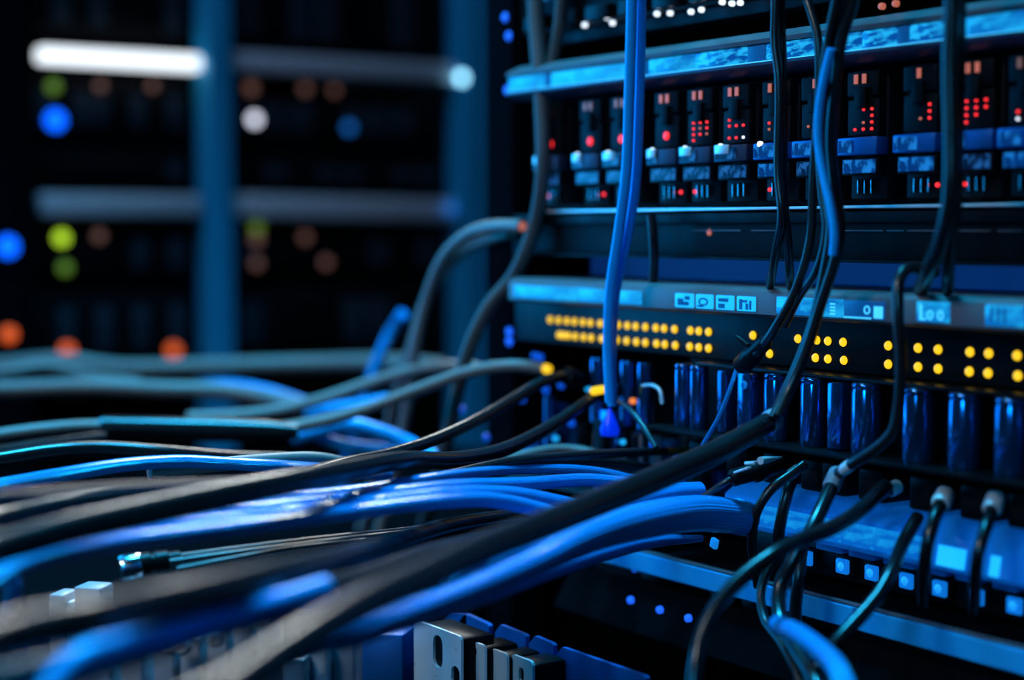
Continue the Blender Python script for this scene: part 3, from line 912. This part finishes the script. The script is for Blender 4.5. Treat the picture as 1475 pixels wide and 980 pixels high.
# long blue bundle, four strands
S = [
    ('topmost strand of long blue bundle, thin and bright edged', [(-60, 850, .50), (0, 806, .515), (60, 778, .53), (200, 745, .56), (400, 719, .60), (520, 705, .625), (640, 686, .65), (760, 676, .69), (860, 680, .71), (945, 700, .72)], .0021),
    ('second strand of the long blue bundle, its right end curling down', [(-60, 862, .49), (0, 815, .505), (60, 786, .52), (200, 756, .55), (400, 730, .59), (520, 716, .61), (640, 702, .635), (760, 697, .665), (850, 692, .685), (925, 700, .695)], .0028),
    ('third strand of the long blue bundle, middle and widest', [(-60, 870, .48), (0, 822, .495), (60, 793, .51), (200, 766, .54), (400, 742, .575), (520, 727, .60), (640, 713, .62), (740, 713, .645), (820, 728, .66), (900, 745, .67)], .0032),
    ('lowest strand of long blue bundle, rounding over black cables', [(-60, 880, .475), (0, 830, .488), (60, 802, .50), (200, 777, .53), (400, 753, .565), (520, 736, .59), (640, 722, .61), (710, 721, .625), (790, 738, .64), (870, 762, .65)], .0030),
]
for lab, pts, r in S:
    cable(lab, 'cable_blue', [D(*p) for p in pts], r, left=True)

# blue strand at left edge, hanging down
cable('short blurred blue cable curling down at the left frame edge', 'cable_blue', [D(-40, 800, .55), D(5, 818, .55), D(18, 845, .55), D(14, 890, .56), D(30, 940, .57)], .0030)

# near blue cable, lower left
C5 = [D(55, 1040, .40), D(78, 985, .405), D(112, 950, .41), D(175, 926, .42), D(250, 905, .435), D(330, 884, .45), D(400, 866, .465), D(470, 845, .48)]
cable('blurred bright blue cable arching along the bottom left', 'cable_blue_light', C5, .0030)
# blue patch at the bottom under A
cable('short blue cable just entering the bottom edge beneath black diagonal', 'cable_blue_light', [D(300, 1030, .42), D(345, 985, .42), D(385, 955, .425), D(430, 935, .435)], .0032)

# big black cable lower left
C4 = [D(-80, 945, .355), D(20, 915, .375), D(110, 895, .39), D(214, 872, .42), D(320, 850, .45), D(400, 832, .48), D(480, 812, .53), D(540, 795, .575), D(640, 762, .65), D(740, 745, .71), D(830, 742, .76)]
cable('thick black cable low at left above the blurred blue one', 'cable_black', C4, [.0052] * 6 + [.0048, .0045, .0038, .0034, .0034], left=True)
cable('black cable tucked below the thick low left one', 'cable_black', [D(160, 945, .43), D(280, 905, .45), D(400, 872, .47), D(520, 838, .52), D(620, 800, .57), D(720, 772, .63), D(810, 750, .68)], [.0050, .005, .0048, .0042, .0038, .0034, .003], left=True)
cable('thin black cable with pale edge directly under long blue bundle', 'cable_black', [D(520, 800, .60), D(600, 773, .64), D(680, 752, .69), D(770, 737, .73), D(850, 745, .76)], [.0020, .0024, .0026, .0026, .0024])

# E: black cable with yellow tip
E = [D(-60, 812, .46), D(0, 790, .475), D(100, 762, .495), D(200, 740, .515), D(300, 719, .535), D(400, 698, .56), D(500, 678, .60), D(580, 664, .64), D(660, 662, .69), D(720, 650, .72), D(780, 622, .75), D(830, 590, .77), D(862, 567, .785)]
o = cable('smooth black cable from left ending in yellow tip at right end', 'cable_black', E, [.0047] * 5 + [.0044, .0040, .0037, .0035, .0033, .0031, .0029, .0027], left=True)
end_part(o, 'collar', 'led_yellow', D(853, 564, .776), D(870, 561, .784), r=.0019, label='yellow tip')  # plastic collar, no lamp; its yellow glow is emission
end_part(o, 'plug', 'plastic_black', D(866, 568, .783), D(884, 560, .800), r=.0042)

# F: black cable behind it
Fp = [D(-60, 760, .52), D(0, 748, .54), D(92, 729, .56), D(190, 716, .58), D(290, 708, .60), D(400, 694, .63), D(500, 668, .67), D(560, 655, .70), D(625, 634, .73), D(690, 604, .76), D(740, 575, .785), D(785, 549, .80), D(825, 541, .815)]
o = cable('black cable behind the yellow tipped one, ending in black plug', 'cable_black', Fp, [.0036] * 5 + [.0033, .0030, .0028, .0028, .0028, .0028, .0028, .0028], left=True)
end_part(o, 'plug', 'plastic_black', D(815, 541, .81), D(850, 553, .83), r=.0048)

# G: into the sleeve
Gp = [D(-60, 640, .84), D(0, 627, .85), D(80, 617, .86), D(145, 614, .87), D(200, 618, .87), D(300, 622, .88), D(400, 618, .88), D(470, 606, .88), D(540, 585, .88), D(620, 555, .87), D(680, 535, .86), D(740, 527, .85), D(785, 531, .845)]
o = cable('grey black cable arching right into a yellow tip, upper of two', 'cable_grey', Gp, [.0032] * 3 + [.0032, .0034] + [.0034] * 3 + [.0032] * 5, left=True)
end_part(o, 'sleeve', 'cable_black', D(145, 616, .868), D(430, 622, .875), [(.0050, 0), (.0062, .01), (.0062, .6), (.0055, .85), (.0036, 1)], label='thick black sleeve')
end_part(o, 'collar', 'led_yellow', D(777, 529, .846), D(792, 533, .842), r=.0024, label='yellow tip')  # plastic collar as well, glow put into its emissive colour
# second cable leaving the sleeve to the left
cable('dull cable leaving black sleeve towards left below grey one', 'cable_black', [D(-60, 668, .80), D(0, 652, .82), D(80, 640, .84), D(150, 632, .858)], .0034, left=True)
Hp = [D(270, 602, .96), D(330, 600, .965), D(400, 592, .97), D(470, 574, .97), D(540, 550, .97), D(610, 531, .96), D(650, 528, .955), D(690, 532, .95)]
cable('grey cable arching above and behind the yellow tipped arch', 'cable_grey', Hp, .0036)

# far blurred cables
cable('blurred grey cable farthest back along left middle edge', 'cable_grey', [D(-80, 530, 1.22), D(0, 527, 1.22), D(90, 520, 1.22), D(170, 530, 1.22), D(300, 528, 1.22), D(450, 524, 1.22), D(550, 522, 1.20), D(640, 530, 1.16)], .0062, left=True)
cable('blurred grey cable in front of the farthest one, drooping at left', 'cable_grey', [D(-80, 545, 1.14), D(0, 538, 1.14), D(70, 528, 1.15), D(140, 545, 1.15), D(200, 552, 1.15)], .0040, left=True)
cable('blurred grey cable bending down right beneath a blue edged one', 'cable_grey', [D(-80, 562, 1.04), D(0, 561, 1.05), D(120, 557, 1.05), D(240, 561, 1.05), D(330, 564, 1.05), D(390, 574, 1.04), D(440, 588, 1.02)], .0052, left=True)
cable('blurred blue cable peeking over grey bend at left middle', 'cable_blue_light', [D(260, 563, 1.09), D(330, 558, 1.09), D(385, 566, 1.08), D(440, 584, 1.07)], .0046)
C12 = [D(-60, 672, .72), D(0, 663, .73), D(80, 651, .74), D(150, 648, .75), D(250, 655, .76), D(340, 662, .78), D(430, 666, .79), D(500, 676, .80)]
cable('black cable running level under the sleeve, mid left', 'cable_black', C12, .0040, left=True)
C13 = [D(-60, 712, .62), D(0, 700, .63), D(90, 684, .64), D(180, 670, .655), D(260, 665, .67), D(330, 668, .68), D(400, 672, .69), D(480, 678, .715), D(560, 684, .74)]
cable('dim blue cable with bright middle patch, behind thin wires at left', 'cable_blue', C13, .0028, left=True)
cable('black sheathed cable bowing right beside dim blue patch', 'cable_grey', [D(215, 680, .665), D(300, 671, .68), D(380, 664, .70), D(450, 661, .72), D(500, 670, .74), D(560, 690, .75)], .0030)
o = cable('bright blue loop of cable behind dark cables, centre left', 'cable_blue_light', [D(420, 632, .92), D(455, 622, .92), D(500, 612, .92), D(545, 622, .92), D(590, 640, .92), D(640, 668, .91)], .0042)
cable('lower arm of the bright blue loop, centre left', 'cable_blue_light', [D(450, 625, .925), D(490, 640, .925), D(540, 646, .925), D(600, 650, .915)], .0032)
o = cable('blue lit stub between two grey arches', 'cable_blue_light', [D(440, 596, 1.0), D(470, 590, 1.0), D(520, 583, 1.0), D(560, 575, 1.0)], .0034)

# thin wires lying over the black cables
cable('hair thin wire nearest the top of the left cable stack', 'wire_black', [D(-60, 718, .50), D(0, 711, .51), D(100, 703, .53), D(200, 696, .55), D(300, 692, .57), D(400, 687, .585), D(480, 673, .61), D(560, 655, .64)], .0007, left=True, name='wire', cat='wire', seg=10)
cable('second hair thin wire just below the top one at left', 'wire_black', [D(-60, 722, .495), D(0, 714, .505), D(100, 708, .525), D(200, 701, .545), D(300, 697, .565), D(400, 689, .58), D(480, 676, .605), D(540, 664, .63)], .0009, left=True, name='wire', cat='wire', seg=10)

# slim dark cables above the blue bundle, right of centre
T1 = [D(430, 722, .60), D(540, 707, .63), D(640, 686, .655), D(740, 665, .685), D(860, 655, .72), D(940, 651, .745), D(1000, 650, .765)]
o = cable('slim dark cable with pale brassy top edge above blue bundle', 'wire_black', T1, [.0012, .0016, .0020, .0022, .0022, .0019, .0016])
end_part(o, 'ferrule', 'brass', D(955, 650.5, .75), D(1000, 650, .765), r=.0019, label='brass ferrule')
cable('dark cable curving below the brassy edged one', 'wire_black', [D(640, 700, .66), D(740, 676, .695), D(820, 667, .72), D(900, 670, .74), D(970, 688, .75)], [.0014, .0022, .0028, .0030, .0026])
cable('faint grey cable arching behind the brassy edged one', 'cable_grey', [D(700, 672, .76), D(760, 655, .77), D(810, 648, .78), D(860, 655, .78), D(900, 668, .78)], .0026)

# plug lying under the bundle, with three wires
o = cable('black plug with metal end and upper wire, lying below blue bundle', 'wire_black', [D(700, 742, .72), D(630, 757, .69), D(560, 766, .67), D(500, 772, .655), D(420, 781, .64), D(340, 791, .63), D(250, 803, .62)], .0011, name='plug_lead', cat='plug', seg=10)
end_part(o, 'plug_body', 'plastic_black', D(262, 806, .622), D(200, 815, .617), [(.0022, 0), (.0034, .05), (.0034, .3), (.0042, .33), (.0042, .6), (.0036, .63), (.0036, .7), (.0045, .74), (.0045, 1)])
end_part(o, 'plug_tip', 'chrome', D(203, 814, .617), D(173, 819, .615), [(.0044, 0), (.0047, .1), (.0047, .85), (.0040, 1)], label='shiny metal end')
cable('middle wire running from the metal tipped plug to the right', 'wire_black', [D(245, 810, .617), D(340, 797, .625), D(420, 787, .635), D(500, 777, .648), D(560, 770, .66), D(640, 758, .69), D(700, 746, .715)], .0012, name='wire', cat='wire', seg=10)
cable('lowest wire running beside the metal tipped plug', 'wire_black', [D(255, 820, .612), D(340, 804, .62), D(420, 790, .63), D(500, 781, .645), D(560, 774, .66), D(640, 762, .685)], .0009, name='wire', cat='wire', seg=10)

# --- cables rising behind, far left of the main rack
K1 = [D(540, 790, 1.0), D(566, 690, .985), D(588, 575, .97), D(600, 490, .96), D(618, 420, .95), D(640, 370, .93), D(675, 337, .90), D(715, 326, .868), D(752, 326, .848)]
o = cable('grey cable hooping up into the rack upright, outer of two', 'cable_grey', K1, .0034)
end_part(o, 'ferrule', 'led_salmon', D(736, 326, .856), D(753, 326, .8475), r=.0026, label='pinkish ferrule')
cable('grey cable hooping up just inside the outer hoop', 'cable_grey', [D(520, 765, 1.05), D(545, 670, 1.04), D(568, 580, 1.02), D(592, 500, 1.0), D(612, 435, .98), D(640, 390, .95), D(680, 355, .91), D(735, 335, .865)], .0030)
cable('dark blurred blue cable leaning behind grey hoops', 'cable_blue', [D(480, 742, 1.12), D(508, 640, 1.10), D(530, 560, 1.08), D(548, 510, 1.08), D(566, 474, 1.08), D(580, 452, 1.07)], .0038)
K2 = [D(610, 760, .95), D(640, 650, .90), D(662, 550, .88), D(680, 490, .87), D(705, 440, .865), D(737, 402, .86), D(757, 362, .85), D(772, 318, .845), D(782, 250, .835), D(781, 150, .835), D(772, 20, .84), D(765, -250, .84), Vector((-0.225, -0.03, 1.9)), Vector((-0.225, -0.012, 2.11))]
o = cable('grey cable falling along left rack side in a slack S', 'cable_mid', K2, [.0038] * 9 + [.0042] * 5)
cable('faint grey cable hanging beside S shaped one near rack top', 'cable_mid', [D(815, -150, .82), D(806, 30, .83), D(796, 90, .835), D(783, 180, .835)], .0030)

# --- cables hanging in front of the main rack
def V(seq, v):
    pts = [R(px, py, v if not isinstance(v, (list, tuple)) else v[i]) for i, (px, py) in enumerate(seq)]
    if seq[0][1] < -100:                       # hangs from the top frame of the rack
        p = pts[0]
        pts = [Vector((p.x, -0.014, 2.105)), Vector((p.x, -0.02, 2.0)), Vector((p.x, p.y * 0.8 - 0.006, p.z + 0.3))] + pts
    return pts
cable('left cable of the bright blue hanging pair', 'cable_blue_light', V([(911, -260), (910, 0), (906, 150), (902, 250), (892, 330), (879, 420), (876, 500), (879, 580)], .040), .0024)
cable('right cable of the bright blue hanging pair', 'cable_blue_light', V([(927, -260), (924, 0), (920, 180), (915, 270), (903, 345), (887, 420), (882, 490), (882, 585)], .034), .0022)
cable('left cable of the black hanging pair left of the blue strip', 'wire_black', V([(1116, -260), (1117, 0), (1116, 60), (1122, 115), (1121, 250), (1126, 310), (1117, 365), (1109, 412)], [.035] * 6 + [.028, .014]), .0018)
cable('right cable of the black hanging pair left of the blue strip', 'wire_black', V([(1126, -260), (1124, 0), (1128, 100), (1129, 200), (1129, 280), (1134, 340), (1137, 385), (1138, 412)], [.030] * 6 + [.024, .014]), .0018)
cable('short dark cable dropping behind black pair into blue recess', 'wire_black', V([(938, 310), (941, 345), (942, 385), (940, 408)], [.012, .012, .010, .008]), .0022)

V3 = V([(1120, -120), (1166, 10), (1178, 55), (1180, 120), (1172, 250), (1166, 350), (1143, 425), (1115, 475), (1090, 510)], [.03] * 6 + [.033, .036, .032])
o = cable('black cable ending in slanted black plug beside yellow lights', 'wire_black', V3, .0018)
end_part(o, 'plug', 'plastic_black', R(1104, 492, .034), R(1068, 527, .024), [(.002, 0), (.0030, .05), (.0034, .5), (.0042, .55), (.0042, .95), (.003, 1)])
end_part(o, 'latch', 'plastic_black', R(1060, 484, .034), R(1078, 498, .033), [(.0005, 0), (.0009, .2), (.0009, 1)])

BV = [.042, .042, .042, .042, .040, .038, .036, .036, .038, .040, .045, .052]
cable('main black cable in front of the blue strip, joining the thick one', 'wire_black', V([(1236, -120), (1216, 0), (1200, 60), (1193, 120), (1188, 200), (1193, 270), (1198, 330), (1188, 395), (1172, 465), (1152, 520), (1130, 570), (1114, 604)], BV), .0023)
cable('black cable on right of the bundle, crossing to its left lower down', 'wire_black', V([(1250, -120), (1230, 0), (1212, 60), (1204, 120), (1197, 200), (1203, 270), (1210, 325), (1204, 370), (1182, 440), (1163, 500), (1138, 560), (1120, 600)], BV), .0021)
cable('black cable at left of the bundle, straight and thin', 'wire_black', V([(1222, -120), (1204, 0), (1192, 60), (1185, 120), (1179, 200), (1184, 280), (1190, 330), (1178, 385), (1150, 430), (1130, 470)], [.046] * 4 + [.033] * 4 + [.03, .028]), .0016)
cable('vivid light blue cable curving inside the black bundle', 'cable_blue_light', V([(1198, 70), (1188, 110), (1180, 160), (1179, 205), (1187, 255), (1197, 300), (1202, 340), (1200, 368)], .0475), .0016)

V5 = V([(1352, 392), (1325, 387), (1305, 388), (1295, 405), (1294, 450), (1298, 520), (1294, 590), (1286, 622), (1260, 648), (1228, 668), (1208, 682)], [.020, .026, .032, .036, .038, .036, .034, .034, .034, .034, .032])
o = cable('black cable hooking over grey lip and falling past the cylinders', 'wire_black', V5, .0022)
end_part(o, 'ferrule', 'silver', R(1226, 669, .034), R(1214, 678, .033), r=.0024, label='pale metal ferrule')
cable('thick black cable right of centre, kicking left into the recess', 'wire_black', V([(1374, -260), (1372, 0), (1369, 100), (1371, 200), (1369, 285), (1356, 345), (1338, 388), (1327, 416)], [.045] * 5 + [.04, .03, .012]), .0030)
cable('thin black cable right of the thick one, dropping straight into recess', 'wire_black', V([(1384, -260), (1383, 0), (1380, 150), (1378, 280), (1369, 350), (1366, 390), (1365, 418)], [.036] * 4 + [.03, .022, .012]), .0023)

# lower right tangle
Q1 = [R(1160, 668, .020), R(1140, 683, .026), R(1110, 706, .034), R(1090, 738, .038), R(1083, 780, .036), R(1087, 815, .03), R(1092, 845, .026)]
o = cable('black cable bending down over the left end of glowing duct', 'wire_black', Q1, .0020)
end_part(o, 'ferrule', 'silver', R(1152, 674, .022), R(1136, 686, .027), r=.0021, label='pale grey sleeve')
cable('flat black cable crossing the glowing duct beside bent one', 'wire_black', V([(1141, 690), (1134, 712), (1126, 745), (1121, 775), (1118, 805)], [.022, .026, .028, .026, .018]), .0024)
Q3 = [R(1206, 682, .028), R(1190, 718, .042), R(1168, 765, .055), R(1142, 808, .062), R(1124, 845, .066), R(1124, 890, .072), R(1146, 935, .080), R(1176, 985, .088), R(1200, 1050, .095)]
o = cable('thick black cable with pale collar sweeping down to bottom edge', 'cable_black', Q3, .0028)
end_part(o, 'collar', 'grey_plastic', R(1207, 680, .027), R(1196, 704, .037), r=.0034, label='pale collar')
Q4 = [R(1275, 700, .022), R(1236, 738, .045), R(1195, 762, .064), R(1150, 780, .080), R(1118, 797, .092), R(1070, 832, .105), R(1034, 872, .115), R(1012, 915, .122), R(1003, 960, .127), R(998, 1010, .13), R(994, 1090, .13)]
cable('black cable arching from right down to bottom edge left of the tangle', 'cable_black', Q4, .0029)
cable('thin black cable looping left of the thick collared one', 'wire_black', [R(1130, 797, .05), R(1106, 822, .055), R(1096, 855, .058), R(1102, 893, .062), R(1128, 930, .068), R(1150, 975, .072), R(1165, 1040, .075)], .0018)
cable('black strap hanging across blue rail behind collared cable', 'wire_black', [R(1156, 780, .03), R(1151, 830, .036), R(1146, 880, .036), R(1148, 930, .036), R(1152, 1000, .036)], .0025)
Q7 = [R(1322, 745, .016), R(1300, 785, .030), R(1285, 822, .045), R(1265, 858, .055), R(1235, 893, .066), R(1203, 928, .076), R(1172, 970, .084), R(1150, 1050, .09)]
cable('black cable slanting over blue rail to bottom edge', 'cable_black', Q7, .0026)
o = cable('black cable with silver cap hanging over the duct, second from right', 'cable_black', [R(1360, 716, .015), R(1348, 742, .028), R(1336, 785, .034), R(1331, 830, .030), R(1331, 868, .022)], .0024)
end_part(o, 'cap', 'silver', R(1363, 710, .0125), R(1354, 728, .022), r=.0036, label='silver cap')
o = cable('black cable with silver cap at right edge of picture', 'cable_black', [R(1432, 724, .015), R(1421, 758, .028), R(1409, 800, .034), R(1405, 840, .030), R(1403, 880, .022)], .0022)
end_part(o, 'cap', 'silver', R(1436, 716, .0125), R(1428, 736, .020), r=.0036, label='silver cap')
o = cable('short dark lead with silver tip left of the capped pair', 'cable_black', [R(1292, 700, .015), R(1270, 712, .022), R(1250, 725, .026), R(1225, 745, .03)], .0020)
end_part(o, 'cap', 'silver', R(1294, 700, .0135), R(1280, 707, .019), r=.0028, label='silver tip')
cable('blurred cable with violet blue sheen at bottom right of tangle', 'cable_blue', [R(1120, 900, .09), R(1152, 915, .10), R(1185, 940, .108), R(1207, 965, .113), R(1220, 1000, .117), R(1226, 1070, .12)], .0034)

# metal plug in focus
Q11 = [D(960, 730, .672), D(1000, 722, .672), D(1025, 708, .670), D(1046, 694, .668), D(1062, 686, .668)]
o = cable('black plug with bright metal clip, sharp at right of diagonal', 'wire_black', Q11, .0013, name='plug_lead', cat='plug')
end_part(o, 'plug_body', 'plastic_black', D(1052, 690, .667), D(1128, 668, .685), [(.0018, 0), (.0036, .06), (.0036, .42), (.0046, .46), (.0046, .60), (.0038, .64), (.0034, 1)])
cl = MB().box(D(1068, 678, .664), (.010, .0022, .0010), Matrix.Rotation(-.35, 3, 'Y'), .0003)
cl.box(D(1082, 667, .664), (.006, .0022, .0012), Matrix.Rotation(-.15, 3, 'Y'), .0003)
cl.build('metal_clip', 'silver', o)
end_part(o, 'metal_point', 'silver', D(1095, 664, .668), D(1126, 659, .680), [(.0016, 0), (.0014, .3), (.0003, 1)])

# fine leads left of the cylinders
cable('thin blue grey lead slanting down from a pale clip', 'cable_blue', V([(1064, 524), (1052, 560), (1036, 600), (1012, 642)], [.018, .024, .028, .03]), .0010, name='wire', cat='wire', seg=10)
cable('thin dark lead slanting right from the yellow tipped plug', 'wire_black', V([(884, 575), (905, 588), (925, 612), (945, 645)], [.018, .022, .024, .026]), .0013, name='wire', cat='wire', seg=10)
cable('small pale wire hook hanging on the circuit board', 'silver', V([(926, 556), (942, 556), (951, 564), (954, 582)], [.010, .012, .012, .012]), .0009, name='wire', cat='wire', seg=10)

# ------------------------------------------------------------------ the rack row across the aisle
BX = -0.95
def gx(px, py, off=0.0):
    return G(px, py, BX + off)
yA = gx(305, 250).y
y0 = gx(-60, 250).y
yR0, yR1 = gx(657, 250).y, gx(702, 250).y
t = thing('equipment_rack', 'blurred rack across the aisle with blue painted posts', 'rack', (BX - 0.3, (y0 + yR1) / 2, 0))
def bpost(pxa, pxb, m, off0=-0.02, off1=0.012):
    a, b_ = gx(pxa, 300).y, gx(pxb, 300).y
    return MB().span((BX + off0, a, 0), (BX + off1, b_, 1.70), 0.002).build('post', m, t)
bpost(-45, 38, 'post_dark'); bpost(294, 329, 'post_blue'); bpost(657, 701, 'post_blue')
MB().span((BX - 0.62, y0, 0), (BX - 0.60, yR1, 1.7)).build('back_panel', 'post_dark', t)
MB().span((BX - 0.62, y0, 1.7), (BX + 0.012, yR1, 1.73)).build('top_frame', 'post_dark', t)
bp = LedSet(0.0052, 'far_lamp_cyan', Vector((1, 0, 0)), name='lamp', label='white blue lamp on the post')
bp.put(t, gx(665, 112, 0.0125))
bp2 = LedSet(0.006, 'far_lamp_dim_blue', Vector((1, 0, 0)), name='lamp', label='dim blue lamp on the post')
bp2.put(t, gx(650, 300, 0.0125))

yl0, yl1 = gx(42, 300).y, gx(288, 300).y      # left bay
yr0, yr1 = gx(336, 300).y, gx(654, 300).y     # right bay
zt1 = gx(170, 80).z                            # upper bar
zt2 = gx(300, 296).z
zb3 = gx(170, 500).z
lamp_sets = {}
def far_lamp(parent, px, py, r, m, lab):
    key_ = (r, m)
    if key_ not in lamp_sets:
        lamp_sets[key_] = LedSet(r, m, Vector((1, 0, 0)), 0.002, 'lamp', lab)
    return lamp_sets[key_].put(parent, gx(px, py, -0.0045))

def far_server(ya, yb, z0, z1, label, seed, group='servers in the rack across the aisle'):
    s = thing('rack_server', label, 'server', (BX - 0.25, (ya + yb) / 2, z0), group)
    MB().span((BX - 0.55, ya + .002, z0), (BX - 0.02, yb - .002, z1), 0.002).build('chassis', 'post_dark', s)
    MB().span((BX - 0.0198, ya + .004, z0 + 0.003), (BX - 0.012, yb - .004, z1 - 0.003), 0.001).build('face_panel', 'dark_panel', s)
    n = 8
    q = random.Random(seed)
    for k in range(n):
        a = ya + 0.01 + (yb - ya - 0.02) * k / n
        b_ = ya + 0.01 + (yb - ya - 0.02) * (k + 0.86) / n
        hi = z1 - 0.018
        d = MB()
        d.span((BX - 0.0119, a, z0 + 0.012), (BX - 0.0070 - 0.002 * q.random(), b_, hi), 0.001)
        for g in range(5):
            zz = z0 + 0.018 + (hi - z0 - 0.03) * g / 5
            d.span((BX - 0.0075, a + 0.003, zz), (BX - 0.0055, b_ - 0.003, zz + (hi - z0) * 0.09), 0.0004)
        d.build('drive_bay', q.choice(['dark_panel', 'black_metal', 'far_face', 'far_face']), s)
    return s

gap = 0.014
zz = [zb3 - 0.02, gx(170, 412).z, zt2 - 0.012, zt2 + 0.012, gx(170, 205).z, zt1 - 0.016, zt1 + 0.014, zt1 + 0.13]
L = {}
for bay, (ya, yb) in (('left', (yl0, yl1)), ('right', (yr0, yr1))):
    names = {0: 'lowest server in %s bay of far rack, nearly black', 1: 'server just below grey bar in %s bay of far rack',
             3: 'server just above grey bar in %s bay of far rack', 4: 'server directly beneath upper bar in %s bay of far rack',
             6: 'topmost visible server in %s bay of far rack'}
    for i in (0, 1, 3, 4, 6):
        L[bay, i] = far_server(ya, yb, zz[i] + 0.001, zz[i + 1] - 0.001, names[i] % bay, i * 3 + len(bay))
def bar(pa, pb, m, label, th):
    """a bar across a bay, from photo point a to b"""
    a, b_ = gx(*pa, .002), gx(*pb, .002)
    c = (a + b_) / 2
    ang = math.atan2(b_.z - a.z, b_.y - a.y)
    o = MB().box((c.x - 0.006, c.y, c.z), (0.018, (b_ - a).length, th), Matrix.Rotation(ang, 3, 'X'), 0.003).build('shelf_bar', m)
    return tag(o, label, 'light' if 'white' in m else 'bar', 'bars across the far rack')
bar((58, 78), (289, 91), 'far_white', 'glowing white light bar in left bay of far rack', 0.0135)
bar((336, 88), (655, 106), 'grey_bar', 'upper dull grey bar in right bay of far rack', 0.019)
bar((58, 295), (289, 297), 'grey_bar', 'lower grey bar in left bay of far rack', 0.021)
bar((336, 296), (655, 304), 'grey_bar', 'lower grey bar in right bay of far rack', 0.023)
for px, py, r, m, lab, own in (
        (77, 125, .0055, 'far_lamp_dim_green', 'dim green lamp', ('left', 4)), (80, 173, .0085, 'far_lamp_blue', 'large blue lamp', ('left', 4)),
        (145, 124, .004, 'far_lamp_dim', 'dim reddish lamp', ('left', 4)), (220, 124, .004, 'far_lamp_dim', 'dim reddish lamp', ('left', 4)),
        (89, 343, .0062, 'far_lamp_green', 'yellow green lamp', ('left', 1)), (94, 386, .0055, 'far_lamp_dim_green', 'dim green lamp', ('left', 1)),
        (143, 340, .005, 'far_lamp_dim', 'dim reddish lamp', ('left', 1)), (97, 505, .0062, 'far_lamp_orange', 'orange lamp', ('left', 0)), (250, 505, .0062, 'far_lamp_orange', 'orange lamp', ('left', 0)),
        (367, 172, .0055, 'far_lamp_white', 'pale white lamp', ('right', 4)), (503, 184, .005, 'far_lamp_dim_blue', 'dim blue lamp', ('right', 4)),
        (362, 127, .0058, 'far_lamp_dim', 'dim amber lamp', ('right', 4)), (440, 128, .005, 'far_lamp_dim', 'dim red lamp', ('right', 4)), (482, 130, .0045, 'far_lamp_dim', 'dim lamp', ('right', 4)),
        (370, 328, .0055, 'far_lamp_dim_green', 'dim green lamp', ('right', 1)), (370, 345, .0055, 'far_lamp_dim', 'dim reddish lamp', ('right', 1)), (370, 380, .005, 'far_lamp_dim', 'dim lamp', ('right', 1)), (440, 342, .005, 'far_lamp_dim', 'dim reddish lamp', ('right', 1)), (470, 378, .005, 'far_lamp_dim', 'dim reddish lamp', ('right', 1))):
    far_lamp(L[own], px, py, r, m, lab)
far_lamp(t, 2, 480, .0062, 'far_lamp_orange', 'orange lamp')
far_lamp(t, 0, 355, .0085, 'far_lamp_blue', 'large blue lamp')
for o in list(t.children):
    if o.name.startswith('lamp') and o['label'] in ('orange lamp', 'large blue lamp'):
        o.location.x += 0.022
